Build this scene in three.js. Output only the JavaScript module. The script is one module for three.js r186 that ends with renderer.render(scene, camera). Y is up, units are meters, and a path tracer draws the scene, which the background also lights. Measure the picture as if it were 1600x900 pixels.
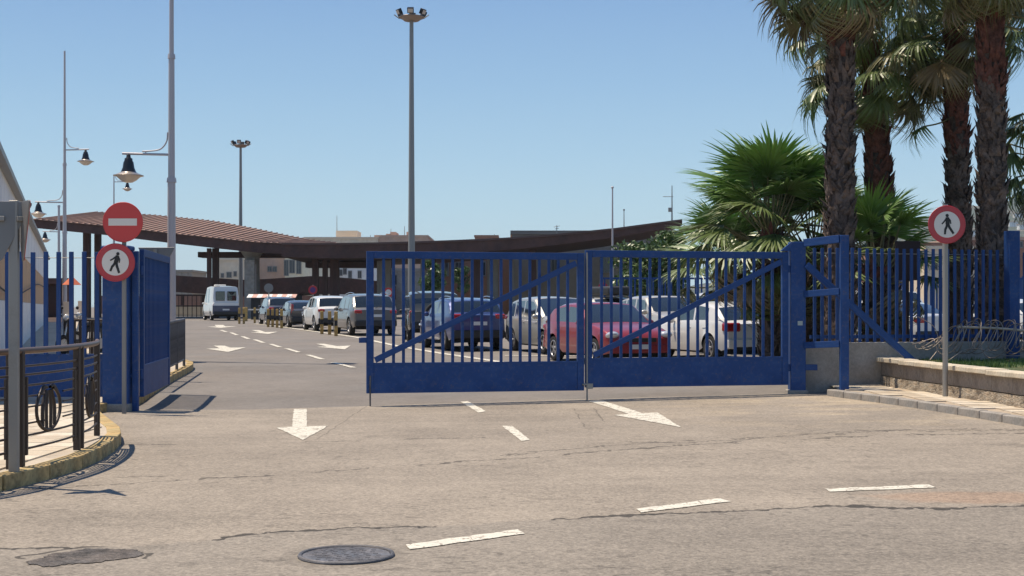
import * as THREE from 'three';
import { RoundedBoxGeometry } from 'three/addons/geometries/RoundedBoxGeometry.js';
import { mergeGeometries, toCreasedNormals } from 'three/addons/utils/BufferGeometryUtils.js';

// ---------- camera, sky, sun, exposure ----------
const scene = new THREE.Scene();
const F = 2100, EYE = 1.6, HORIZON = 480;           // focal length and horizon row of the 1600 x 900 frame
const camera = new THREE.PerspectiveCamera(2 * Math.atan(450 / F) * 180 / Math.PI, 16 / 9, 0.1, 8000);
camera.position.set(0, EYE, 0);
camera.lookAt(0, EYE, -10);
camera.setViewOffset(1600, 900, 0, -30, 1600, 900);
camera.updateProjectionMatrix();

const skyTexture = (() => {
  const w = 64, h = 1024, data = new Float32Array(w * h * 4);
  const stops = [[-90, .20, .19, .17], [-1, .28, .30, .31], [0, .48, .62, .65], [2, .44, .595, .65], [4, .375, .545, .64], [6.5, .305, .475, .62], [9.5, .24, .40, .585], [13, .185, .325, .54], [25, .11, .21, .43], [90, .05, .11, .27]];
  for (let j = 0; j < h; j++) {
    const el = ((j + .5) / h - .5) * 180;
    let k = 0; while (k < stops.length - 2 && el > stops[k + 1][0]) k++;
    const a = stops[k], b = stops[k + 1], t = Math.min(1, Math.max(0, (el - a[0]) / (b[0] - a[0])));
    for (let i = 0; i < w; i++) {
      const o = (j * w + i) * 4;
      for (let c = 0; c < 3; c++) data[o + c] = a[c + 1] + (b[c + 1] - a[c + 1]) * t;
      data[o + 3] = 1;
    }
  }
  const t = new THREE.DataTexture(data, w, h, THREE.RGBAFormat, THREE.FloatType);
  t.mapping = THREE.EquirectangularReflectionMapping; t.magFilter = t.minFilter = THREE.LinearFilter;
  t.wrapS = THREE.RepeatWrapping; t.needsUpdate = true; return t;
})();
scene.background = skyTexture; scene.environment = skyTexture;
const sun = new THREE.DirectionalLight(0xfff0da, 4.5);
sun.position.set(-37, 100, -46 - 13); sun.target.position.set(0, 0, -46);
sun.castShadow = true; sun.shadow.mapSize.set(4096, 4096);
Object.assign(sun.shadow.camera, { left: -70, right: 70, top: 70, bottom: -70, near: 1, far: 300 });
scene.add(sun, sun.target);
const renderer = new THREE.WebGLRenderer({ antialias: true });
renderer.setSize(1024, 576); renderer.shadowMap.enabled = true;
renderer.toneMapping = THREE.LinearToneMapping; renderer.toneMappingExposure = 1.34;

// ---------- helpers ----------
function rng(seed) { let a = seed >>> 0; return () => { a = (a + 0x6D2B79F5) | 0; let t = Math.imul(a ^ (a >>> 15), 1 | a); t = (t + Math.imul(t ^ (t >>> 7), 61 | t)) ^ t; return ((t ^ (t >>> 14)) >>> 0) / 4294967296; }; }
const clamp = (x, a, b) => Math.min(b, Math.max(a, x)), lerp = (a, b, t) => a + (b - a) * t;
const smooth = (a, b, x) => { const t = clamp((x - a) / (b - a), 0, 1); return t * t * (3 - 2 * t); };
function interp(tab, x) { if (x <= tab[0][0]) return tab[0][1]; for (let i = 1; i < tab.length; i++) if (x <= tab[i][0]) return lerp(tab[i - 1][1], tab[i][1], (x - tab[i - 1][0]) / (tab[i][0] - tab[i - 1][0])); return tab[tab.length - 1][1]; }
const RISE = [[0, 0], [22, 0], [33, .17], [45, .32], [55, .42], [65, .47], [100, .62], [140, .8], [200, 1], [400, 1.2]];
const G = (x, d) => interp(RISE, d) + .012 * clamp(x + 2.3, 0, 8) * smooth(12, 22, d);   // height of the ground at x, distance d
const X = (px, d) => (px - 800) / F * d, Y = (py, d) => EYE + (HORIZON - py) / F * d;       // metres from frame bearings at a known distance
function gp(px, py, h = 0) { for (let d = 4; d < 400; d += .02) { const x = X(px, d); if (Y(py, d) <= G(x, d) + h) return [x, d]; } return [X(px, 400), 400]; }
const taken = new Map();
function numbered(n) { const k = taken.get(n) || 0; taken.set(n, k + 1); return k ? n + '_' + String(k).padStart(3, '0') : n; }
function tag(o, label, category, group, kind) { if (label) o.userData.label = label; if (category) o.userData.category = category; if (group) o.userData.group = group; if (kind) o.userData.kind = kind; return o; }
function obj(name, geos, mat, parent = scene) {
  let g = Array.isArray(geos) ? (geos.length === 1 ? geos[0] : mergeGeometries(geos.map(q => q.index ? q.toNonIndexed() : q).map(q => { for (const k of Object.keys(q.attributes)) if (!['position', 'normal', 'uv'].includes(k)) q.deleteAttribute(k); return q; }))) : geos;
  const m = new THREE.Mesh(g, mat); m.name = parent === scene ? numbered(name) : name; m.castShadow = m.receiveShadow = true; parent.add(m); return m;
}
function thing(name, label, category, [x, y, d] = [0, 0, 0], turn = 0, group) {
  const o = new THREE.Group(); o.name = numbered(name); o.position.set(x, y, -d); o.rotation.y = turn; scene.add(o);
  return tag(o, label, category, group);
}
function dup(root, label, [x, y, d], turn) { const r = root.clone(); r.name = numbered(root.name.replace(/_\d{3}$/, '')); r.userData = { ...root.userData }; scene.add(r); r.position.set(x, y, -d); if (turn !== undefined) r.rotation.y = turn; r.userData.label = label; return r; }
function structure(name, geo, mat) { const o = obj(name, geo, mat); o.userData.kind = 'structure'; return o; }
const box = (w, h, t, x = 0, y = 0, z = 0) => new THREE.BoxGeometry(w, h, t).translate(x, y, z);
const metric = g => { const p = g.attributes.position, uv = g.attributes.uv; for (let k = 0; k < p.count; k++) uv.setXY(k, (p.getX(k) + p.getZ(k)) * .7, p.getY(k) * .7); return g; };   // texture in metres
const rbox = (w, h, t, r, x = 0, y = 0, z = 0) => metric(new RoundedBoxGeometry(w, h, t, 2, r).translate(x, y, z));
const cyl = (r0, r1, h, x = 0, y = 0, z = 0, n = 16) => new THREE.CylinderGeometry(r1, r0, h, n).translate(x, y + h / 2, z);
function bar(a, b, w, t) {   // rectangular bar from a to b (arrays x,y,z)
  const A = new THREE.Vector3(...a), B = new THREE.Vector3(...b), l = A.distanceTo(B), g = new THREE.BoxGeometry(w, l, t);
  g.applyQuaternion(new THREE.Quaternion().setFromUnitVectors(new THREE.Vector3(0, 1, 0), B.clone().sub(A).normalize()));
  return g.translate((A.x + B.x) / 2, (A.y + B.y) / 2, (A.z + B.z) / 2);
}
function beam(a, b, h, t) {   // rectangular beam with upright section from a to b
  const dx = b[0] - a[0], dy = b[1] - a[1], dz = b[2] - a[2], hl = Math.hypot(dx, dz), g = new RoundedBoxGeometry(Math.hypot(hl, dy), h, t, 1, .006);
  return g.rotateZ(Math.atan2(dy, hl)).rotateY(Math.atan2(-dz, dx)).translate((a[0] + b[0]) / 2, (a[1] + b[1]) / 2, (a[2] + b[2]) / 2);
}
function rod(a, b, r, n = 8) {
  const A = new THREE.Vector3(...a), B = new THREE.Vector3(...b), l = A.distanceTo(B), g = new THREE.CylinderGeometry(r, r, l, n);
  g.applyQuaternion(new THREE.Quaternion().setFromUnitVectors(new THREE.Vector3(0, 1, 0), B.clone().sub(A).normalize()));
  return g.translate((A.x + B.x) / 2, (A.y + B.y) / 2, (A.z + B.z) / 2);
}
const tube = (pts, r, seg = 24, n = 6) => new THREE.TubeGeometry(new THREE.CatmullRomCurve3(pts.map(p => new THREE.Vector3(...p))), seg, r, n);
function gridGeo(nu, nv, f, uvf) {   // f(i,j) -> [x,y,z]
  const p = [], uv = [], ix = [];
  for (let j = 0; j <= nv; j++) for (let i = 0; i <= nu; i++) { const q = f(i, j); p.push(...q); uv.push(...(uvf ? uvf(q, i, j) : [q[0], -q[2]])); }
  for (let j = 0; j < nv; j++) for (let i = 0; i < nu; i++) { const a = j * (nu + 1) + i, b = a + 1, c = a + nu + 1, e = c + 1; ix.push(a, b, e, a, e, c); }
  const g = new THREE.BufferGeometry(); g.setAttribute('position', new THREE.Float32BufferAttribute(p, 3)); g.setAttribute('uv', new THREE.Float32BufferAttribute(uv, 2)); g.setIndex(ix); g.computeVertexNormals(); return g;
}
// hashed value noise
function hash(i, j, s) { let h = Math.imul(i, 374761393) ^ Math.imul(j, 668265263) ^ Math.imul(s, 2147483647 - 97); h = Math.imul(h ^ (h >>> 13), 1274126177); return ((h ^ (h >>> 16)) >>> 0) / 4294967296; }
function vn(x, y, s) { const i = Math.floor(x), j = Math.floor(y); let u = x - i, v = y - j; u = u * u * (3 - 2 * u); v = v * v * (3 - 2 * v); const a = hash(i, j, s), b = hash(i + 1, j, s), c = hash(i, j + 1, s), e = hash(i + 1, j + 1, s); return a + (b - a) * u + (c - a) * v + (a - b - c + e) * u * v; }
const fbm = (x, y, s, n = 4) => { let t = 0, a = .5; for (let k = 0; k < n; k++) { t += a * vn(x, y, s + k); x *= 2.03; y *= 2.03; a *= .5; } return t / (1 - Math.pow(.5, n)); };
// wrapped noise for tiles
function vnw(x, y, s, per) { const i = Math.floor(x), j = Math.floor(y); let u = x - i, v = y - j; u = u * u * (3 - 2 * u); v = v * v * (3 - 2 * v); const m = q => ((q % per) + per) % per; const a = hash(m(i), m(j), s), b = hash(m(i + 1), m(j), s), c = hash(m(i), m(j + 1), s), e = hash(m(i + 1), m(j + 1), s); return a + (b - a) * u + (c - a) * v + (a - b - c + e) * u * v; }
const s8 = c => Math.round(255 * clamp(c <= .0031308 ? c * 12.92 : 1.055 * Math.pow(c, 1 / 2.4) - .055, 0, 1));
function dataTex(w, h, f, srgb = true, wrap = true) {
  const data = new Uint8Array(w * h * 4);
  for (let j = 0; j < h; j++) for (let i = 0; i < w; i++) { const c = f((i + .5) / w, (j + .5) / h), o = (j * w + i) * 4; for (let k = 0; k < 3; k++) data[o + k] = srgb ? s8(c[k]) : Math.round(255 * clamp(c[k], 0, 1)); data[o + 3] = 255; }
  const t = new THREE.DataTexture(data, w, h); t.magFilter = THREE.LinearFilter; t.minFilter = THREE.LinearMipmapLinearFilter; t.generateMipmaps = true;
  if (srgb) t.colorSpace = THREE.SRGBColorSpace; if (wrap) t.wrapS = t.wrapT = THREE.RepeatWrapping; t.needsUpdate = true; return t;
}
function tileTex(size, base, amp, cells, tint = 0, seed = 1) {   // mottled tile: grain + blotches
  return dataTex(size, size, (u, v) => {
    let n = 0; for (const [c, a] of cells) n += a * (vnw(u * c, v * c, seed + c, c) - .5);
    const k = 1 + amp * n, q = tint * (vnw(u * 7, v * 7, seed + 99, 7) - .5);
    return [base[0] * k * (1 + q), base[1] * k, base[2] * k * (1 - q)];
  });
}
function bumpTex(size, cells, seed = 5) { return dataTex(size, size, (u, v) => { let n = .5; for (const [c, a] of cells) n += a * (vnw(u * c, v * c, seed + c, c) - .5); return [n, n, n]; }, false); }
const rep = (t, a, b = a) => { const q = t.clone(); q.repeat.set(a, b); q.needsUpdate = true; return q; };
const lin = (r, g, b) => new THREE.Color().setRGB(r, g, b);
const std = (c, roughness = .7, o = {}) => new THREE.MeshStandardMaterial({ color: c.isColor ? c : lin(...c), roughness, ...o });
const phys = (c, o = {}) => new THREE.MeshPhysicalMaterial({ color: c.isColor ? c : lin(...c), ...o });

// ---------- materials ----------
const grainBump = bumpTex(512, [[256, .5], [128, .3], [16, .3]]);
const paintTile = tileTex(512, [1, 1, 1], .35, [[4, .35], [16, .3], [64, .2], [200, .25]], .05, 3);
const blueTile = dataTex(1024, 1024, (u, v) => {
  const a = vnw(u * 5, v * 5, 61, 5), b = vnw(u * 24, v * 24, 62, 24), c = vnw(u * 120, v * 120, 63, 120), e = vnw(u * 60, v * 9, 64, 9 * 60), k = .80 + .22 * a + .14 * b + .10 * c, fade = smooth(.55, .85, a * .6 + b * .4);
  let r = .011 * k, g = .050 * k, q = .178 * k; r = lerp(r, .035, fade * .3); g = lerp(g, .085, fade * .3); q = lerp(q, .21, fade * .3);
  const chip = smooth(.80, .84, c * .55 + b * .45); r = lerp(r, .12, chip * .4); g = lerp(g, .085, chip * .4); q = lerp(q, .075, chip * .4);
  const dust = smooth(.62, .9, vnw(u * 40, v * 40, 65, 40)) * .10; return [lerp(r, .20, dust), lerp(g, .17, dust), lerp(q, .14, dust)];
});
const M = {
  blue: phys([1, 1, 1], { roughness: .55, specularIntensity: .6, map: rep(blueTile, 1) }),
  white: std([.66, .64, .58], .75, { map: rep(paintTile, .9) }),
  railing: std([.045, .033, .027], .5, { metalness: .25 }),
  railTop: std([.16, .105, .075], .42, { metalness: .5 }),
  galv: std([.30, .285, .26], .5, { metalness: .45, map: rep(paintTile, 1) }),
  lampGrey: std([.46, .42, .42], .45, { metalness: .15 }),
  lampDark: std([.012, .012, .014], .3), lampGlass: phys([.55, .47, .40], { roughness: .25 }), lampRim: std([.35, .31, .28], .35, { metalness: .6 }),
  mast: std([.27, .265, .25], .55, { metalness: .35, map: rep(paintTile, .5) }),
  signRed: phys([.52, .028, .025], { roughness: .38, clearcoat: .3 }), signRedDark: phys([.42, .02, .03], { roughness: .38, clearcoat: .3 }), signWhite: phys([.66, .63, .58], { roughness: .4 }), signBlack: std([.012, .012, .012], .5),
  signBack: std([.22, .215, .21], .5, { metalness: .4 }), purple: std([.10, .03, .16], .5),
  yellowKerb: std([1, 1, 1], .85, { map: tileTex(256, [.40, .29, .13], 1.1, [[4, .5], [16, .5], [64, .4]], .2, 21), bumpMap: grainBump, bumpScale: .004 }),
  kerb: std([1, 1, 1], .85, { map: tileTex(256, [.265, .245, .22], .6, [[4, .4], [16, .4], [64, .5]], .1, 22), bumpMap: grainBump, bumpScale: .003 }),
  coping: std([1, 1, 1], .85, { map: tileTex(256, [.52, .455, .35], .6, [[4, .4], [16, .4], [64, .5]], .1, 23), bumpMap: grainBump, bumpScale: .004 }),
  wallBlock: std([1, 1, 1], .9, { map: tileTex(256, [.235, .195, .16], .7, [[4, .5], [16, .5], [64, .5]], .12, 24), bumpMap: grainBump, bumpScale: .006 }),
  roughStone: std([1, 1, 1], .95, { map: tileTex(256, [.34, .285, .22], 1.0, [[8, .5], [24, .6], [64, .5]], .12, 25), bumpMap: bumpTex(256, [[16, .6], [48, .5]]), bumpScale: .02 }),
  concrete: std([1, 1, 1], .85, { map: tileTex(512, [.27, .25, .22], .7, [[3, .5], [9, .4], [64, .3], [200, .3]], .08, 26), bumpMap: grainBump, bumpScale: .002 }),
  tileA: std([1, 1, 1], .8, { map: tileTex(256, [.50, .43, .33], .5, [[4, .4], [32, .4], [100, .4]], .08, 27) }),
  tileB: std([1, 1, 1], .8, { map: tileTex(256, [.44, .37, .28], .5, [[4, .4], [32, .4], [100, .4]], .08, 28) }),
  tileC: std([1, 1, 1], .8, { map: tileTex(256, [.57, .50, .40], .5, [[4, .4], [32, .4], [100, .4]], .08, 29) }),
  iron: std([1, 1, 1], .6, { metalness: .45, map: tileTex(256, [.12, .118, .125], 1.0, [[5, .7], [20, .6], [70, .6]], .15, 51), bumpMap: grainBump, bumpScale: .002 }),
  rustRoof: std([1, 1, 1], .7, { map: tileTex(512, [.25, .145, .105], .6, [[4, .5], [16, .4], [64, .3]], .15, 31) }),
  brownSteel: std([1, 1, 1], .75, { map: tileTex(256, [.070, .034, .028], .8, [[4, .5], [16, .4], [64, .3]], .15, 32) }),
  brownDark: std([.028, .014, .013], .8),
  beige: std([1, 1, 1], .9, { map: rep(tileTex(256, [.68, .57, .43], .3, [[4, .5], [16, .4]], .06, 33), .2) }),
  salmon: std([1, 1, 1], .9, { map: rep(tileTex(256, [.52, .36, .27], .3, [[4, .5], [16, .4]], .06, 34), .2) }),
  cream: std([1, 1, 1], .9, { map: rep(tileTex(256, [.74, .67, .50], .3, [[4, .5], [16, .4]], .06, 35), .2) }),
  whiteWall: std([1, 1, 1], .85, { map: rep(tileTex(256, [.72, .70, .67], .35, [[4, .5], [16, .4], [64, .2]], .05, 36), .25) }),
  ochre: std([1, 1, 1], .9, { map: rep(tileTex(256, [.52, .33, .19], .35, [[4, .5], [16, .4], [64, .2]], .05, 37), .25) }),
  brick: std([1, 1, 1], .9, { map: rep(tileTex(256, [.30, .16, .11], .4, [[4, .5], [16, .4], [64, .3]], .08, 38), .3) }),
  windowGlass: phys([.03, .035, .045], { roughness: .08 }), frame: std([.2, .19, .18], .6),
  grassSoil: std([1, 1, 1], 1, { map: tileTex(256, [.075, .085, .03], .9, [[6, .6], [24, .6], [90, .5]], .4, 40) }),
  trunk: std([1, 1, 1], .95, { map: rep(tileTex(512, [.085, .060, .048], 1.1, [[6, .5], [24, .6], [90, .6]], .2, 41), 2, 6), bumpMap: bumpTex(256, [[20, .6], [60, .5]]), bumpScale: .03 }),
  boots: std([1, 1, 1], .95, { map: tileTex(256, [.118, .084, .066], 1.3, [[6, .6], [24, .5], [90, .4]], .2, 42) }),
  bootsRed: std([1, 1, 1], .95, { map: tileTex(256, [.115, .044, .030], 1.3, [[6, .6], [24, .5], [90, .4]], .2, 43) }),
  tyre: std([.014, .014, .014], .85), rim: std([.42, .42, .43], .35, { metalness: .7 }), rimDark: std([.06, .06, .06], .4, { metalness: .6 }),
  carGlass: phys([.012, .016, .018], { roughness: .04, clearcoat: 1, clearcoatRoughness: .02 }), plastic: std([.018, .018, .019], .6), under: std([.008, .008, .008], .9),
  tail: phys([.34, .010, .012], { roughness: .15, clearcoat: 1 }), head: phys([.62, .64, .66], { roughness: .08, clearcoat: 1, metalness: .3 }), plate: std([.62, .62, .6], .5), chrome: std([.55, .55, .56], .18, { metalness: .95 }),
  wire: std([.30, .25, .21], .55, { metalness: .5 }), yellow: std([1, 1, 1], .7, { map: tileTex(128, [.46, .30, .09], .8, [[4, .5], [16, .5]], .15, 44) }),
  orange: std([.55, .12, .04], .7), stripePink: std([.55, .33, .27], .8), rubber: std([.02, .02, .022], .7),
};
const leafMat = (r, g, b, t = .25) => phys([r, g, b], { roughness: .42, transmission: t, thickness: 0, side: THREE.DoubleSide, specularIntensity: .9 });
const L = { green: leafMat(.13, .18, .05), green2: leafMat(.11, .155, .042), olive: leafMat(.18, .17, .07), dry: leafMat(.24, .19, .11, .12), bright: leafMat(.14, .25, .055, .35), tree: leafMat(.09, .15, .035, .3), grass: leafMat(.10, .17, .035, .3), brown: leafMat(.14, .09, .055, .08) };

// ---------- ground ----------
const streetColour = (() => {
  const edge = [[-7, 8.6], [-3.35, 8.85], [-2.54, 8.92], [-2.06, 9.2], [-1.73, 9.5], [-1.11, 9.68], [-.46, 9.72], [.48, 10.13], [.98, 10.31], [1.65, 10.51], [2.56, 10.77], [3.15, 10.67], [3.43, 10.62], [4.1, 10.77], [7, 11.4]];
  const c2 = [[-7, 11], [-4, 11.9], [-2, 12.9], [0, 14.1], [2, 15.4], [4.5, 16.4], [7, 16.5], [10, 16.2]];
  const c3 = [[-7, 15.6], [-3.6, 15.6], [-1, 16.2], [0, 16.3], [2, 15.6], [5, 17], [7, 17], [10, 17]];
  return (x, d) => {
    const wob = .16 * (fbm(x * 2.1, d * 2.1, 71, 3) - .5) + .09 * (vn(x * 9, d * 9, 75) - .5) + .06 * (vn(x * 26, d * 20, 76) - .5);
    const e1 = d - interp(edge, x) - wob, e2 = d - interp(c2, x) - wob * 1.6, e3 = d - interp(c3, x) - wob * 1.5;
    const grain = vn(x * 110, d * 110, 1) - .5, g2 = vn(x * 45, d * 45, 2) - .5, g3 = fbm(x * 6, d * 6, 3, 3) - .5, blot = fbm(x * .9, d * .9, 9, 4) - .5;
    const stone = vn(x * 70, d * 70, 31) > .86 ? .22 : 0;
    const street = smooth(.03, -.03, e1);            // the old street surface below the long crack
    let r = lerp(.254, .222, street), g = lerp(.218, .194, street), b = lerp(.176, .160, street);
    const sand = smooth(14, 21, d) * smooth(-.5, 5, x) ;  // sandy dust on the apron by the planter
    const dust = clamp((fbm(x * 1.3, d * 2.6, 15, 4) - .42) * 2.2, 0, 1) * sand;
    r = lerp(r, .40, dust * .75); g = lerp(g, .325, dust * .75); b = lerp(b, .225, dust * .75);
    const lane = .5 + .5 * Math.sin((d - .33 * x) * 3.1 + 2.2 * fbm(x * .4, d * .4, 88, 2));
    let k = 1 + .55 * grain + .42 * g2 + .16 * g3 + .34 * blot + stone * .8 + .05 * (lane - .5);
    k += .16 * (fbm(x * .8, d * 5, 61, 3) - .5);     // long drawn out wear along the street
    const redPatch = smooth(.9, .5, Math.hypot((x - 4.0) / 1.35, (d - 11.25) / .5) + .35 * g3);
    r = lerp(r, .30, redPatch * .75); g = lerp(g, .212, redPatch * .75); b = lerp(b, .15, redPatch * .75);
    const broken = (f, t, s) => (vn(x * f, d * f * .5, s) > t ? 1 : 0);
    const cw = .018 + .065 * vn(x * 5, 3, 51) * vn(x * 17, 2, 59);
    if (Math.abs(e1) < cw && (x > .2 ? vn(x * 2.2, 5, 52) > .22 : vn(x * 2.2, 5, 52) > .36)) k *= .24;
    if (Math.abs(e2) < .020 + .03 * vn(x * 6, 7, 53) && broken(2.4, .42, 54)) k *= .42;
    if (Math.abs(e2 - .35 - .2 * vn(x, 2, 58)) < .028 && broken(1.7, .55, 55)) k *= .5;
    if (Math.abs(e3) < .022 + .03 * vn(x * 4, 1, 67) && (x > 4.2 || broken(1.9, .46, 56))) k *= .48;
    if (Math.abs(x + 2.33 - .10 * (d - 21.7) * .0 + .03 * vn(d * 3, 1, 57)) < .010 && d > 16.2) k *= .66;
    const drain = x > .93 + .03 * vn(d * 4, 1, 5) && x < 1.24 + .03 * vn(d * 4, 9, 5) && d > 16.6 && d < 20.6;
    if (drain) { k *= .97 + .10 * (fbm(x * 12, d * 3, 64, 2) - .5); if (Math.abs((d * 2.1) % 1 - .5) < .06 && vn(x * 9, d * 3, 65) > .45) k *= .72; }
    if (d > 16.5 && d < 20.6 && (Math.abs(x - .94 - .03 * vn(d * 4, 1, 5)) < .010 || Math.abs(x - 1.25 - .03 * vn(d * 4, 9, 5)) < .012) && broken(4, .4, 66)) k *= .6;
    const pr = Math.hypot((x + 2.71) / 1.12, d - 8.58), pa = vn(x * 7, d * 7, 96) * .10; if (Math.abs(pr - .30 - pa) < .018 && d > 8.5 && vn(x * 5, d * 5, 97) > .3) k *= .3;
    const mr = Math.hypot(x + 1.06, d - 8.6); if (mr > .30 && mr < .36 + .08 * vn(x * 9, d * 9, 98)) k *= .84;
    const oil = smooth(.74, .86, fbm(x * 1.7, d * 1.7, 91, 4)); k *= 1 - .16 * oil;
    const flake = smooth(.80, .86, vn(x * 13, d * 22, 93)) * smooth(.5, .62, fbm(x * .8, d * .8, 94, 2)); k *= 1 - .28 * flake;
    return [r * k, g * k, b * k];
  };
})();
const innerTile = tileTex(1024, [.168, .151, .135], .55, [[4, .35], [13, .3], [64, .25], [300, .45]], .05, 11);
{
  const ds = [-60, -30, -10, 0]; for (let d = 2; d < 36; d += 1) ds.push(d); for (let d = 36; d < 110; d += 3) ds.push(d); ds.push(120, 140, 170, 200, 300, 400, 700, 1200, 2200, 5000);
  const xs = [-4000, -900, -300, -120, -70, -45, -30]; for (let x = -24; x <= 24; x += 1) xs.push(x); xs.push(30, 45, 70, 120, 300, 900, 4000);
  structure('ground', gridGeo(xs.length - 1, ds.length - 1, (i, j) => [xs[i], G(xs[i], ds[j]), -ds[j]], q => [q[0] / 9, -q[2] / 9]), std([1, 1, 1], .9, { map: innerTile, bumpMap: rep(grainBump, 3), bumpScale: .003 }));
  const sheet = (name, x0, x1, d0, d1f, W, H, lift, nu, nv) => {
    const dmax = 24;
    const t = dataTex(W, H, (u, v) => streetColour(lerp(x0, x1, u), lerp(d0, typeof d1f === 'number' ? d1f : dmax, v)), true, false);
    const b = rep(grainBump, (x1 - x0) * .8, 6);
    const top = typeof d1f === 'number' ? () => d1f : d1f, full = typeof d1f === 'number' ? d1f : dmax;
    structure(name, gridGeo(nu, nv, (i, j) => { const x = lerp(x0, x1, i / nu), d = lerp(d0, top(x), j / nv); return [x, G(x, d) + lift, -d]; }, q => [(q[0] - x0) / (x1 - x0), (-q[2] - d0) / (full - d0)]), std([1, 1, 1], .92, { map: t, bumpMap: b, bumpScale: .004 }));
  };
  sheet('road', -7.5, 7.5, 4, 12, 2048, 1200, .008, 30, 16);
  sheet('forecourt', -10, 10, 12, x => interp([[-10, 20.8], [-5.95, 20.95], [-4, 20.9], [-2.3, 21.7], [0, 22.3], [4.8, 23.2], [10, 23.4]], x) + .05 * Math.sin(x * 3.1), 2048, 1300, .008, 40, 24);
}
// painted markings: thin worn sheets just above the asphalt
const paintWorn = std([1, 1, 1], .8, { map: dataTex(512, 512, (u, v) => { const n = vnw(u * 60, v * 60, 3, 60), q = vnw(u * 9, v * 9, 4, 9), e = vnw(u * 22, v * 22, 8, 22); const w = smooth(.64, .80, n * .5 + q * .3 + e * .38), c = Math.abs(vnw(u * 5, v * 5, 12, 5) - .5) < .012 + .01 * e ? 1 : 0, m = Math.max(w * .85, c * .8), k = (.86 + .22 * vnw(u * 128, v * 128, 6, 128)) * (.92 + .14 * q); return [lerp(.64, .26, m) * k, lerp(.61, .22, m) * k, lerp(.52, .175, m) * k]; }) });
function marking(name, pts, label, lift = .014, group, mat = paintWorn) {   // pts: ground points [x,d]
  const rr = rng(Math.round(pts[0][0] * 977 + pts[0][1] * 131)), fine = [];
  for (let k = 0; k < pts.length; k++) { const a = pts[k], b = pts[(k + 1) % pts.length], n = Math.max(1, Math.round(Math.hypot(b[0] - a[0], b[1] - a[1]) / .12)); for (let q = 0; q < n; q++) { const t = q / n; fine.push([lerp(a[0], b[0], t) + (q ? (rr() - .5) * .016 : 0), lerp(a[1], b[1], t) + (q ? (rr() - .5) * .03 : 0)]); } }
  const g = new THREE.ShapeGeometry(new THREE.Shape(fine.map(p => new THREE.Vector2(...p)))), p = g.attributes.position;
  for (let k = 0; k < p.count; k++) { const x = p.getX(k), d = p.getY(k); p.setXYZ(k, x, G(x, d) + lift, -d); }
  g.computeVertexNormals(); const n = g.attributes.normal; for (let k = 0; k < n.count; k++) n.setXYZ(k, 0, 1, 0);
  const o = obj(name, g, mat); return tag(o, label, 'road marking', group);
}
const px2 = list => list.map(p => gp(...p));
marking('lane_arrow', [[-3.40, 20.95], [-3.20, 20.95], [-2.73, 17.9], [-2.46, 17.97], [-2.5, 16.08], [-3.1, 17.69], [-2.92, 17.85]], 'white painted arrow pointing out of the open left half of the gate');
marking('lane_arrow', [[1.26, 22.1], [1.50, 22.1], [1.90, 19.6], [2.13, 19.67], [2.19, 17.44], [1.47, 19.31], [1.69, 19.5]], 'white painted arrow in front of the closed blue gate leaves');
marking('lane_dash', [[-.13, 17.79], [0, 17.78], [.21, 15.98], [.11, 15.84]], 'short white lane dash on the forecourt between the two arrows');
marking('lane_dash', [[-.85, 22.26], [-.73, 22.36], [-.39, 20.22], [-.5, 20.0]], 'short white lane dash starting beneath the closed gate');
marking('lane_dash', [[-.71, 8.99], [.04, 9.60], [.09, 9.42], [-.67, 8.81]], 'white street centre dash beside the round manhole cover');
marking('lane_dash', [[.98, 10.58], [1.72, 11.17], [1.79, 10.98], [1.0, 10.39]], 'white street centre dash touching the long asphalt crack, middle of three');
marking('lane_dash', [[2.74, 11.76], [3.73, 12.03], [3.74, 11.83], [2.73, 11.56]], 'white street centre dash beside the reddish asphalt patch on the right');
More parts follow.
